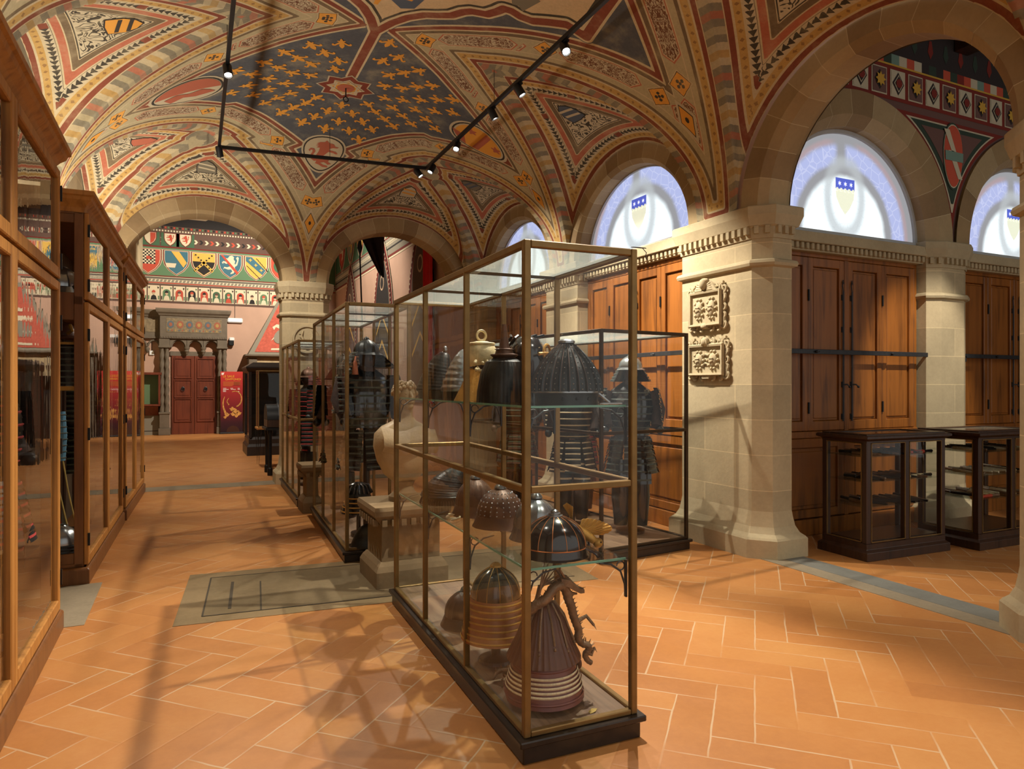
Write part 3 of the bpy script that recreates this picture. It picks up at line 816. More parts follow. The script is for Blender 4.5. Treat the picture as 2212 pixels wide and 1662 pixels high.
cabinet('middle oak display cabinet of the row along the left wall', (-.722, 6.41), -.0213, 2.64)
cabinet('farthest oak display cabinet, ending at the far left arch', (-.655, 9.20), -.032, 2.36)

# ------------------------------------------------------------------ brass framed glass showcases
def showcase(label, loc, rz, Wd, L, H, ph, rail, nside, shelves, post=.032, mats=None, lip=.03, inset=.03, open_back=False):
    mf = mats or M['brass']
    o = thing('glass_showcase', label, 'showcase', (loc[0], loc[1], 0), rz)
    mb = MB(); mb.box((.02, .02, 0), (Wd - .02, L - .02, ph - .028)); mb.box((0, 0, ph - .028), (Wd, L, ph))
    mb.build('plinth', M['plinth'], o, bevel=.005)
    i = inset; x0, x1, y0, y1 = i, Wd - i, i, L - i; p = post
    MB().box((x0 + p, y0 + p, ph), (x1 - p, y1 - p, ph + .012)).build('case_floor', M['case_floor'], o)
    ys = [y0 + (y1 - y0)*k/nside for k in range(nside + 1)]
    def post_(x, y, s, w=p): MB().box((x, y - w/2, ph), (x + p, y + w/2, H)).build('post', mf, o, bevel=.004)
    for x in (x0, x1 - p):
        for k, y in enumerate(ys):
            yy = y + p/2 if k == 0 else (y - p/2 if k == nside else y)
            post_(x, yy, 0, p if k in (0, nside) else p*.6)
    def rails(z, h, name):
        mb = MB(); e = .001
        mb.box((x0 + p, y0 + e, z), (x1 - p, y0 + p - e, z + h)); mb.box((x0 + p, y1 - p + e, z), (x1 - p, y1 - e, z + h))
        mb.box((x0 + e, y0 + p, z), (x0 + p - e, y1 - p, z + h)); mb.box((x1 - p + e, y0 + p, z), (x1 - e, y1 - p, z + h))
        return mb.build(name, mf, o, bevel=.004)
    rails(ph, .024, 'base_rail'); rails(H - p, p, 'top_rail')
    lev = [(ph + .02, H - p)]
    if rail: rails(rail - .015, .03, 'middle_rail'); lev = [(ph + .02, rail - .012), (rail + .012, H - p)]
    g = M['glass_case']
    def pane(a, b, c, d_, gm=None): MB().add([a, b, c, d_], [(0, 1, 2, 3)]).build('pane', gm or g, o)
    for z0, z1 in lev:
        for k in range(nside):
            ya, yb = ys[k] + .008, ys[k+1] - .008
            for x in (x0 + p*.5, x1 - p*.5): pane((x, ya, z0), (x, yb, z0), (x, yb, z1), (x, ya, z1))
        for y in ((y0 + p*.5, y1 - p*.5)): pane((x0 + .01, y, z0), (x1 - .01, y, z0), (x1 - .01, y, z1), (x0 + .01, y, z1))
    pane((x0 + .01, y0 + .01, H - p*.5), (x1 - .01, y0 + .01, H - p*.5), (x1 - .01, y1 - .01, H - p*.5), (x0 + .01, y1 - .01, H - p*.5), M['dusty_glass'])
    if nside > 2:
        for y in ys[1:-1]: MB().box((x0 + p, y - .008, H - p), (x1 - p, y + .008, H - p*.55)).build('top_bar', M['brass_dark'], o)
    for z in shelves:
        sh = MB().box((x0 + p + .004, y0 + p + .012, z - .008), (x1 - p - .004, y1 - p - .012, z)).build('shelf', M['shelf_glass'], o)
        e = .0008
        mb = MB(); mb.box((x0+p+.004, y0+p+.008, z-.009), (x1-p-.004, y0+p+.012, z+e)); mb.box((x0+p, y0+p+.012, z-.009), (x0+p+.004, y1-p-.012, z+e))
        mb.build('shelf_edge', M['glass_edge'], sh)
        for x, sx in ((x0 + p, 1), (x1 - p, -1)):
            for y in [y0 + p*.5 + .03] + ys[1:-1] + [y1 - p*.5 - .03]:
                mb = MB()
                mb.tube([(x + sx*.005, y, z - .17), (x + sx*.008, y, z - .12), (x + sx*.03, y, z - .06), (x + sx*.08, y, z - .024), (x + sx*.14, y, z - .014)], [.004, .005, .005, .005, .003], 6)
                mb.tube([(x + sx*(.03 + .02*cos(t)), y, z - .035 + .02*sin(t)) for t in arc(0, 5.2, 10)], .003, 5)
                mb.box((x - .002, y - .008, z - .18), (x + .006, y + .008, z - .01)) if sx > 0 else mb.box((x - .006, y - .008, z - .18), (x + .002, y + .008, z - .01))
                mb.build('bracket', M['iron'], sh)
    return o
CASE = showcase('brass framed glass showcase of helmets in the foreground, with two glass shelves', (1.25, 2.545), -.034, .625, 2.36, 2.215, .105, 1.153, 3, (1.507, .808))
mbx = MB()                                              # a wire loop left on the near corner
mbx.tube([(.60 + .035*cos(t), .03 + .03*sin(t), 2.222 + .006*sin(t)) for t in arc(0, 2*pi, 20)], .002, 5); mbx.tube([(.62, .03, 2.222), (.635, .02, 2.20), (.63, .02, 2.18), (.64, .02, 2.165)], .002, 5)
mbx.build('wire_loop', M['iron'], CASE)
CASE2 = showcase('tall glass showcase holding a black armour, behind the stone pedestal', (1.25, 6.15), -.043, .66, 2.48, 2.345, .10, None, 3, ())
CASE3 = showcase('farthest glass showcase, standing against the far stone pillar', (1.27, 9.22), -.02, .66, 2.12, 2.19, .12, 1.14, 3, ())
CASE4 = showcase('glass showcase of standing armours in front of the sunlit stone pier', (3.30, 5.12), .10, 1.14, 2.75, 2.10, .10, 1.16, 2, (), mats=M['brass_dark'])

# ------------------------------------------------------------------ stone pedestals
def pedestal(label, loc, sx, sy, h):
    o = thing('stone_pedestal', label, 'pedestal', (loc[0], loc[1], 0))
    P = [(-sx/2, -sy/2), (sx/2, -sy/2), (sx/2, sy/2), (-sx/2, sy/2)]
    mb = MB(); stack(mb, P, [(-.02, .18), (-.02, h - .14)]); mb.build('die', M['ped_stone'], o)
    mb = MB(); stack(mb, P, [(.035, 0), (.035, .13), (.015, .17), (-.01, .2)]); mb.build('base', M['ped_stone'], o)
    mb = MB(); stack(mb, P, [(-.01, h - .15), (.01, h - .12), (.05, h - .07), (.055, h - .03), (.045, h), (-.05, h)]); dentils(mb, P, h - .15, h - .10, .012, .07, .035); mb.build('cornice', M['ped_stone'], o)
    return o
pedestal('dark stone pedestal with a bust, at the back of the foreground showcase', (1.62, 5.52), .52, .50, .64)
pedestal('stone pedestal with a pale top between the two farther showcases', (1.58, 8.93), .52, .34, .60)

# ------------------------------------------------------------------ dark low cases in the aisle
def low_case(label, loc, rz, Wd, D, H, nf):
    o = thing('low_display_case', label, 'display case', (loc[0], loc[1], 0), rz)
    P = [(0, 0), (Wd, 0), (Wd, D), (0, D)]
    mb = MB(); stack(mb, P, [(.03, 0), (.03, .075), (.012, .09), (0, .10), (0, .15)]); mb.build('plinth', M['dark_wood'], o, bevel=.003)
    mb = MB(); stack(mb, P, [(0, H - .07), (.0, H - .05), (.02, H - .04), (.04, H - .03), (.04, H - .008), (.03, H)])
    mb.build('top', M['dark_wood'], o, bevel=.003)
    mb = MB(); mb.box((.09, .09, H), (Wd - .09, D - .09, H + .004)); mb.build('top_pane', plain('case_top_glass', rgb(120, 118, 104), .12, 0, .1), o)
    mb = MB(); w = .055
    mb.box((0, 0, H-.012), (Wd, .09, H+.012)); mb.box((0, D-.09, H-.012), (Wd, D, H+.012)); mb.box((0, .09, H-.012), (.09, D-.09, H+.012)); mb.box((Wd-.09, .09, H-.012), (Wd, D-.09, H+.012))
    mb.build('top_frame', M['dark_wood'], o, bevel=.003)
    xs = [0, Wd - w] + [Wd*k/nf - w/2 for k in range(1, nf)]
    for x in xs: MB().box((x, 0, .15), (x + w, w, H - .06)).build('post', M['dark_wood'], o, bevel=.006)
    for x in (0, Wd - w): MB().box((x, D - w, .15), (x + w, D, H - .06)).build('post', M['dark_wood'], o, bevel=.006)
    mb = MB(); b = .008
    E = sorted(xs)
    for a, c in zip(E[:-1], E[1:]):
        for z0 in (.16, H - .078): mb.box((a + w, -.003, z0), (c, .006, z0 + b))
        for x in (a + w, c - b): mb.box((x, -.003, .16), (x + b, .006, H - .07))
    for z0 in (.16, H - .078): mb.box((-.003, w, z0), (.006, D - w, z0 + b))
    for y in (w, D - w - b): mb.box((-.003, y, .16), (.006, y + b, H - .07))
    mb.build('gilt_bead', M['brass'], o)
    MB().box((w, w, .15), (Wd - w, D - w, .165)).build('case_floor', M['dark_wood'], o)
    g = M['glass']
    for a, c in zip(E[:-1], E[1:]): MB().add([(a + w, .02, .16), (c, .02, .16), (c, .02, H - .07), (a + w, .02, H - .07)], [(0, 1, 2, 3)]).build('pane', g, o)
    for x in (.02, Wd - .02): MB().add([(x, w, .16), (x, D - w, .16), (x, D - w, H - .07), (x, w, H - .07)], [(0, 1, 2, 3)]).build('pane', g, o)
    for z in (.48, .71, .94):
        MB().box((.03, .035, z - .008), (Wd - .03, D - .035, z)).build('shelf', M['shelf_glass'], o)
    return o
LOW1 = low_case('dark wooden low case of daggers nearest the stone pier', (5.55, 4.20), -.04, 1.06, .50, 1.135, 2)
LOW2 = low_case('dark wooden low case of daggers behind, half hidden by the right pier', (6.90, 4.02), -.02, 1.1, .62, 1.135, 2)

# ------------------------------------------------------------------ window shutters
def shutters(label, frame, rot, c, hw, ztop=3.02, nleaf=4):
    # frame(a, d, z): a along the wall, d outwards from the wall into the room
    o = thing('window_shutter', label, 'shutter', frame(c, 0, 0), rot)
    R = o.matrix_basis if False else Matrix.LocRotScale(Vector(frame(c, 0, 0)), Matrix.Rotation(rot, 3, 'Z').to_quaternion(), None)
    Ri = R.inverted()
    # local: x along the wall (to the viewer's right), y into the wall, z up
    def lb(mb, x0, x1, z0, z1, y0, y1): mb.box((x0, y0, z0), (x1, y1, z1))
    mb = MB(); lb(mb, -hw, hw, 0, ztop, .0, .02); lb(mb, -hw, hw, ztop - .06, ztop, -.05, 0); lb(mb, -hw, -hw + .05, .14, ztop - .06, -.05, 0); lb(mb, hw - .05, hw, .14, ztop - .06, -.05, 0)
    lb(mb, -hw, hw, 0, .17, -.075, 0); lb(mb, -hw, hw, 1.03, 1.10, -.06, 0); lb(mb, -.03, .03, .17, ztop - .06, -.055, 0)
    mb.build('frame', M['shutter'], o, bevel=.005)
    w = (hw - .05 - .03)/2
    for k in range(4):
        x0 = (-hw + .05 + k*w) if k < 2 else (.03 + (k - 2)*w)
        x1 = x0 + w - .004
        mb = MB(); s = .075; z0, z1 = 1.105, ztop - .065; t = -.052
        lb(mb, x0, x0 + s, z0, z1, t, 0); lb(mb, x1 - s, x1, z0, z1, t, 0); lb(mb, x0 + s, x1 - s, z0, z0 + s + .03, t, 0); lb(mb, x0 + s, x1 - s, z1 - s - .02, z1, t, 0)
        lf = mb.build('leaf', M['shutter'], o, bevel=.006)
        mb = MB(); lb(mb, x0 + s + .001, x1 - s - .001, z0 + s + .031, z1 - s - .021, -.025, 0); lb(mb, x0 + s + .025, x1 - s - .025, z0 + s + .055, z1 - s - .045, -.038, -.025)
        mb.build('panel', M['shutter'], lf, bevel=.01)
        hx = x1 if k in (0, 2) else x0
        for z in (1.35, 2.55):
            mb = MB(); mb.tube([(hx, t - .008, z - .06), (hx, t - .008, z + .06)], .009, 8); mb.build('hinge', M['black'], lf)
        if k in (1, 2):
            bx = x1 - .035 if k == 1 else x0 + .04
            mb = MB(); mb.tube([(bx, t - .016, 1.2), (bx, t - .016, 2.62)], .008, 8)
            for z in (1.25, 1.6, 2.2, 2.55): mb.box((bx - .018, t - .012, z - .03), (bx + .018, t, z + .03))
            mb.tube([(bx, t - .02, 1.60), (bx + .02, t - .05, 1.60), (bx + .045, t - .055, 1.58)], .008, 6); mb.ball((bx + .05, t - .055, 1.575), .014, 8)
            mb.tube([(bx, t - .014, 2.62), (bx - .012, t - .014, 2.68), (bx, t - .014, 2.74), (bx + .01, t - .014, 2.70)], .006, 6)
            mb.build('bolt', M['iron'], lf)
    for sgn in (-1, 1):
        x0, x1 = (-hw + .05, -.03) if sgn < 0 else (.03, hw - .05)
        mb = MB(); s = .10; z0, z1 = .18, 1.025
        lb(mb, x0, x0 + s, z0, z1, -.05, 0); lb(mb, x1 - s, x1, z0, z1, -.05, 0); lb(mb, x0 + s, x1 - s, z0, z0 + .09, -.05, 0); lb(mb, x0 + s, x1 - s, z1 - .10, z1, -.05, 0)
        lb(mb, x0 + s, x1 - s, z0 + .09, z1 - .10, -.022, 0); lb(mb, x0 + s + .04, x1 - s - .04, z0 + .13, z1 - .14, -.034, -.022)
        mb.build('lower_panel', M['shutter'], o, bevel=.008)
    b = thing('iron_bar', 'grey iron security bar across the ' + label.split(',')[0], 'bar', frame(c, 0, 0), rot)
    mb = MB(); z = 1.945; e = .16
    mb.box((-hw - .04, -.16, z - .025), (hw + e, -.148, z + .025))
    for x in (-hw*.5, hw*.5): mb.tube([(x, -.16, z), (x, -.185, z)], .014, 8); mb.tube([(x - .03, -.18, z), (x + .03, -.18, z)], .007, 6)
    mb.build('flat_bar', M['iron'], b, bevel=.003)
    for x in (-hw - .03, hw + e - .02):
        mb = MB(); mb.box((x - .018, -.16, z - .07), (x + .018, -.15, z)); mb.box((x - .016, -.15, z - .07), (x + .016, .04, z - .05)); mb.build('hook', M['iron'], b, bevel=.003)
    return o
shutters('wooden shutters behind the armour showcase, lit orange', lambda a, d, z: (4.96 - d, a, z), -pi/2, 6.87, 1.07)
shutters('wooden shutters at the far end of the right wall, seen through glass', lambda a, d, z: (4.96 - d, a, z), -pi/2, 9.92, 1.07)
shutters('dark wooden aisle shutters beside the stone pier, under a lunette window', lambda a, d, z: (a, 5.25 - d, z), 0, 6.54, 1.19)
shutters('dark wooden aisle shutters at the right, behind the second low case', lambda a, d, z: (a, 5.25 - d, z), 0, 9.70, 1.19)

# ------------------------------------------------------------------ stained lunette windows
def lunette_paint(shield):
    n = NT('backlit_glass'); x, y, z = n.sep(n.obj())
    r = (x*x + z*z).sqrt() / 1.16; th = (x.abs() < .05).__mul__(1)
    edge = n.noise(n.obj(), 5, 3); rr = r + (edge - .5)*.03
    band = rr.step(.64, .70) * (1 - rr.step(.82, .89)) * (x + .06).abs().step(.03, .12) 
    inner = 1 - rr.step(.52, .60)
    ov = ((x*x)/(.27*.27) + ((z - .42)*(z - .42))/(.40*.40)).sqrt(); ring = ((ov - 1).abs()*-1 + 1).step(.62, .95)
    bottom = 1
    vor = n.new('ShaderNodeTexVoronoi'); vor.feature = 'DISTANCE_TO_EDGE'; vor.inputs['Scale'].default_value = 13; n.link(n.obj(), vor.inputs['Vector'])
    lead = S(n.t, vor.outputs['Distance']).step(.012, .03)
    vs = n.new('ShaderNodeTexVoronoi'); vs.feature = 'DISTANCE_TO_EDGE'; vs.inputs['Scale'].default_value = 9; n.link(n.obj(), vs.inputs['Vector'])
    sc = 1 - S(n.t, vs.outputs['Distance']).step(.02, .06)
    col = n.mix(band, (.40, .40, .42, 1), (.56, .62, .98, 1))
    col = n.mix(band*sc*.35, col, (.95, .98, 1.2, 1))
    rim = rr.step(.84, .88)*(1 - rr.step(.89, .93))*(x.abs().step(.1, .3)); col = n.mix(rim*.35, col, (.75, .42, .45, 1))
    col = n.mix(inner, col, (1.35, 1.5, 1.55, 1))
    col = n.mix(inner*(1 - lead)*.35, col, (.75, .85, .9, 1))
    col = n.mix(ring*(1 - rr.step(.70, .80))*.75, col, (.62, .66, .68, 1))
    e = n.new('ShaderNodeEmission'); n.link(col, e.inputs[0]); e.inputs[1].default_value = .85
    n.link(e.outputs[0], n.out.inputs[0]); return n.mat
M['lunette'] = lunette_paint(1)
M['lun_frame'] = plain('lunette_frame', rgb(176, 176, 176), .6, 0, .05)
M['lun_blue'] = flat('shield_blue', (.10, .14, .62, 1), .5, .8); M['lun_gold'] = flat('shield_gold', (.9, .95, .75, 1), .5, .75); M['lun_white'] = flat('shield_white', (1, 1, 1, 1), .5, 1.1)
def lunette(i, label, frame, rot, c, a, b, zs, shield):
    o = thing('window_%d' % i, label, 'window', frame(c, 0, zs), rot); del o['category']; struct(o)
    N = 40; k = 1.0
    ws = MB(); pts = [(a*cos(t), 0, b*sin(t)) for t in arc(0, pi, N)]; ws.poly(pts)
    g = ws.build('leaded_glass', M['lunette'], o)
    mb = MB()
    for i_ in range(N):
        t0, t1 = pi*i_/N, pi*(i_+1)/N
        q = [(a*cos(t)*f, y, b*sin(t)*f) for t in (t0, t1) for f, y in ((1.0, -.03), (.965, -.03), (.965, 0))]
        mb.add(q, [(0, 1, 4, 3), (1, 2, 5, 4)])
    mb.box((-a, -.05, -.075), (a, .0, .012)); mb.build('glazing_frame', M['lun_frame'], o)
    if shield:
        mb = MB(); s = .30
        P = [(-.5,.42),(.5,.42),(.5,.02),(-.5,.02)]; Q = [(-.5,.02),(.5,.02),(.46,-.3),(.25,-.65),(0,-.9),(-.25,-.65),(-.46,-.3)]
        mb.poly([(x*s, -.004, .50 + z*s) for x, z in P][::-1], 0); mb.poly([(x*s, -.004, .50 + z*s) for x, z in Q][::-1], 1)
        for x in (-.3, 0, .3):
            mb.poly([((x + (.1 if j % 2 == 0 else .035)*sin(pi*j/6))*s, -.008, .50 + (.22 + (.1 if j % 2 == 0 else .035)*cos(pi*j/6))*s) for j in range(12)][::-1], 2)
        for x in (-.42, -.21, 0, .21, .42): mb.poly([((x-.05)*s, -.006, .5+.06*s), ((x+.05)*s, -.006, .5+.06*s), ((x+.05)*s, -.006, .5-.06*s), ((x-.05)*s, -.006, .5-.06*s)], 1)
        mb.build('shield', [M['lun_blue'], M['lun_gold'], M['lun_white']], o)
    return o
fRr = lambda a, d, z: (4.985 - d, a, z)
lunette(1, 'arched lunette window over the sunlit wooden shutters', fRr, -pi/2, 6.87, 1.14, .99, 3.26, True)
lunette(2, 'farthest arched lunette window of the hall', fRr, -pi/2, 9.93, 1.14, .99, 3.26, True)
fBb = lambda a, d, z: (a, 5.22 - d, z)
lunette(3, 'aisle lunette window with a starred blue shield', fBb, 0, 6.54, 1.19, 1.15, 3.24, True)
lunette(4, 'aisle lunette window cut by the right pier', fBb, 0, 9.70, 1.19, 1.15, 3.24, True)
for c in (6.87, 9.93):
    mb = MB(); mb.box((4.80, c - 1.13, 3.10), (5.02, c + 1.13, 3.215)); mb.box((4.86, c - 1.13, 3.02), (5.02, c + 1.13, 3.10))
    for k in range(30): y = c - 1.1 + k*.0745; mb.box((4.825, y, 3.035), (4.862, y + .04, 3.10))
    struct(mb.build('trim_%d' % (7 if c < 7 else 8), M['stone_plain'], bevel=.006), 'dentilled stone sill under the lunette')
    struct(MB().box((5.0, c - 1.3, 0), (5.06, c + 1.3, 3.2)).build('wall_behind_shutters', M['plaster_dark']))

# ------------------------------------------------------------------ side aisle
for i, c in enumerate((6.54, 9.70)):
    struct(arch_ring('trim_%d' % (9 + i), lambda a, d, z: (a, 5.0 + d, z), c, 1.2, 1.16, 1.55, 1.52, .24, 3.23, None, 13, .10), 'stone arch round an aisle lunette')
    mb = MB(); mb.box((c - 1.2, 5.06, 3.08), (c + 1.2, 5.26, 3.19)); mb.box((c - 1.2, 5.12, 3.0), (c + 1.2, 5.26, 3.08))
    for k in range(32): x = c - 1.18 + k*.0745; mb.box((x, 5.085, 3.015), (x + .04, 5.122, 3.08))
    struct(mb.build('trim_%d' % (11 + i), M['stone_plain'], bevel=.006), 'dentilled stone sill in the aisle')
for x0, x1, lab in ((7.75, 8.49, 'stone pilaster between the two aisle windows, above the low cases'), (10.9, 11.7, 'stone pilaster at the far right of the aisle')):
    pillar('stone_pillar', lab, [(x0, 5.3), (x0, 5.10), (x0 + .16, 5.02), (x1 - .16, 5.02), (x1, 5.10), (x1, 5.3)], neck=2.62)
PUR = [flat('mural_purple', rgb(112, 84, 78), .9), flat('mural_red', rgb(128, 52, 44), .9), flat('mural_cream', rgb(200, 190, 164), .9), flat('mural_green', rgb(58, 72, 62), .9), flat('mural_orange', rgb(196, 88, 66), .9), flat('mural_teal', rgb(118, 146, 134), .9), flat('mural_dark', rgb(58, 52, 52), .9), flat('mural_gold', rgb(206, 164, 70), .9)]
def aisle_wall():
    mb = MB(); Y = 5.04; spans = ((6.54, 1.54), (9.70, 1.54)); xs = [5.1 + k*.06 for k in range(135)]
    def zb(x):
        for c, r in spans:
            if abs(x - c) < r: return 3.23 + 1.51*sqrt(1 - ((x-c)/r)**2)
        return 3.23
    for a, b in zip(xs[:-1], xs[1:]):
        mb.add([(a, Y, zb(a)), (b, Y, zb(b)), (b, Y, 6.0), (a, Y, 6.0)], [(0, 1, 2, 3)], 0)
    # band of square tiles
    e = .004
    def q(x0, x1, z0, z1, m, d): mb.add([(x0, Y-d, z0), (x1, Y-d, z0), (x1, Y-d, z1), (x0, Y-d, z1)], [(0, 1, 2, 3)], m)
    q(5.1, 13, 4.76, 5.14, 1, e)
    for k in range(24):
        x = 5.2 + k*.305; z = 4.80
        q(x, x + .25, z, z + .30, 2, 2*e); q(x + .014, x + .236, z + .014, z + .286, 0 if k % 2 else 2, 3*e)
        cx, cz = x + .125, z + .15
        for r, m, d in (((.115, 6, 4), (.09, 2, 5), (.075, 6, 6)) if k % 2 == 0 else ((.10, 6, 4),)):
            mb.poly([(cx - r*.85, Y-d*e, cz), (cx, Y-d*e, cz - r*1.1), (cx + r*.85, Y-d*e, cz), (cx, Y-d*e, cz + r*1.1)], m)
        r = .05 if k % 2 == 0 else .085
        mb.poly([(cx + r*(1 if j % 2 == 0 or k % 2 == 0 else .6)*cos(pi*j/8), Y-7*e, cz + r*(1 if j % 2 == 0 or k % 2 == 0 else .6)*sin(pi*j/8)) for j in range(16)], 1 if k % 2 == 0 else 7)
    # spandrel panel with a shield
    cx = 8.12
    def sp(off, m, d):
        P = []
        R = 1.545 + off
        zt = 4.74 - off
        a0 = math.asin(min(1, (zt - 3.23)/R))
        left = [(6.54 + R*cos(t), 3.23 + R*.98*sin(t)) for t in arc(a0 if a0 < 1.5 else 1.2, 0.02, 14) if 6.54 + R*cos(t) < cx - .003]
        right = [(2*cx - x, z) for x, z in left[::-1]]
        zz = max(p[1] for p in left); left = [p for p in left]
        P = [(x, Y - d*e, z) for x, z in left + right]
        mb.poly(P[::-1], m)
    sp(.03, 1, 1); sp(.075, 2, 2); sp(.095, 3, 3); sp(.15, 0, 4)
    E = lambda k: [(cx + .17*k*sin(t)*(1 + .12*cos(t)), 4.28 + .36*k*cos(t)) for t in arc(0, 2*pi, 28)[:-1]]
    mb.poly([(x, Y-5*e, z) for x, z in E(1.1)], 3); mb.poly([(x, Y-6*e, z) for x, z in E(1.04)], 2); mb.poly([(x, Y-7*e, z) for x, z in E(1)], 4)
    for x, z in ((-.02, .10), (.06, -.14)): mb.poly([(cx+x-.16, Y-8*e, 4.28+z+.2), (cx+x-.06, Y-8*e, 4.28+z+.2), (cx+x+.1, Y-8*e, 4.28+z-.12), (cx+x+.02, Y-8*e, 4.28+z-.12)], 2)
    mb.poly([(cx-.16, Y-9*e, 4.22), (cx+.165, Y-9*e, 4.22), (cx+.17, Y-9*e, 4.33), (cx-.165, Y-9*e, 4.33)], 5)
    rnd = random.Random(5)
    for k in range(60):
        x = 5.1 + k*.13; q(x, x + .13, 5.16, 5.27, rnd.choice((3, 4, 5, 2, 6, 1)), 2*e)
    q(5.1, 13, 5.14, 5.16, 7, 2*e); q(5.1, 13, 5.27, 6.0, 6, 2*e)
    for k in range(28):
        x = 5.2 + k*.28; mb.poly([(x-.05, Y-3*e, 5.42), (x, Y-3*e, 5.34), (x+.05, Y-3*e, 5.42), (x+.02, Y-3*e, 5.55), (x-.02, Y-3*e, 5.55)], 1 if k % 2 else 3)
    return mb.build('wall_aisle_back', PUR)
struct(aisle_wall(), 'painted wall over the aisle windows')
struct(MB().box((5.1, 5.3, 0), (13, 5.4, 3.3)).build('wall_aisle_base', M['plaster_dark']))
mb = MB(); mb.box((5.1, -1, 5.75), (13.1, 5.1, 5.85))
for k in range(9): mb.box((5.6 + k*.85, -1, 5.52), (5.85 + k*.85, 5.02, 5.75))
for k in range(4): mb.box((5.1, 4.0 - k*1.5, 5.60), (13, 4.2 - k*1.5, 5.75))
struct(mb.build('ceiling_aisle', M['dark_wood']), 'dark coffered aisle ceiling')
struct(MB().box((13, -1, 0), (13.1, 5.3, 5.8)).build('wall_aisle_end', M['plaster_dark']))

# ------------------------------------------------------------------ the hall beyond the arcade
YH = 24.4
struct(MB().box((-2, YH, 0), (5.2, YH + .1, 9)).build('wall_hall_end', M['plaster']), 'pinkish end wall of the far hall')
struct(MB().box((4.72, 12.0, 0), (4.85, YH, 9)).build('wall_hall_right', M['plaster']), 'pinkish right wall of the far hall')
mb = MB(); mb.box((-2, 12, 8.2), (5, YH, 8.3))
for k in range(7): mb.box((-2, 13 + k*1.7, 7.6), (4.7, 13.3 + k*1.7, 8.2))
struct(mb.build('ceiling_hall', M['dark_wood']), 'dark beamed ceiling of the far hall')
HP = [flat('h_cream', rgb(206, 190, 160), .9), flat('h_red', rgb(178, 76, 58), .9), flat('h_dred', rgb(112, 44, 38), .9), flat('h_green', rgb(92, 120, 88), .9), flat('h_blue', rgb(66, 104, 116), .9), flat('h_gold', rgb(206, 164, 78), .9),
      flat('h_ink', rgb(46, 42, 40), .9), flat('h_grey', rgb(132, 124, 108), .9), flat('h_brown', rgb(94, 72, 62), .9), flat('h_dgreen', rgb(70, 98, 72), .9), flat('h_flesh', rgb(190, 160, 130), .9)]
CRE, RED, DRE, GRE, BLU, GOL, INK, GRY, BRO, DGR, FLE = range(11)
SHIELD = [(-.5, .5), (.5, .5), (.5, .02), (.44, -.22), (.28, -.46), (0, -.68), (-.28, -.46), (-.44, -.22), (-.5, .02)]
LION = [(-.05,.42),(.08,.46),(.18,.38),(.16,.26),(.24,.16),(.2,.02),(.26,.0),(.34,.2),(.28,.34),(.36,.42),(.42,.36),(.40,.2),(.34,-.04),(.22,-.14),(.24,-.3),(.16,-.48),(.0,-.54),(.02,-.46),(.1,-.4),(.04,-.28),(-.12,-.3),(-.3,-.24),(-.36,-.32),(-.3,-.16),(-.16,-.18),(-.02,-.12),(-.06,.04),(-.2,.0),(-.34,.06),(-.36,-.02),(-.42,.06),(-.34,.14),(-.2,.12),(-.12,.2),(-.3,.24),(-.34,.34),(-.26,.3),(-.12,.3)]
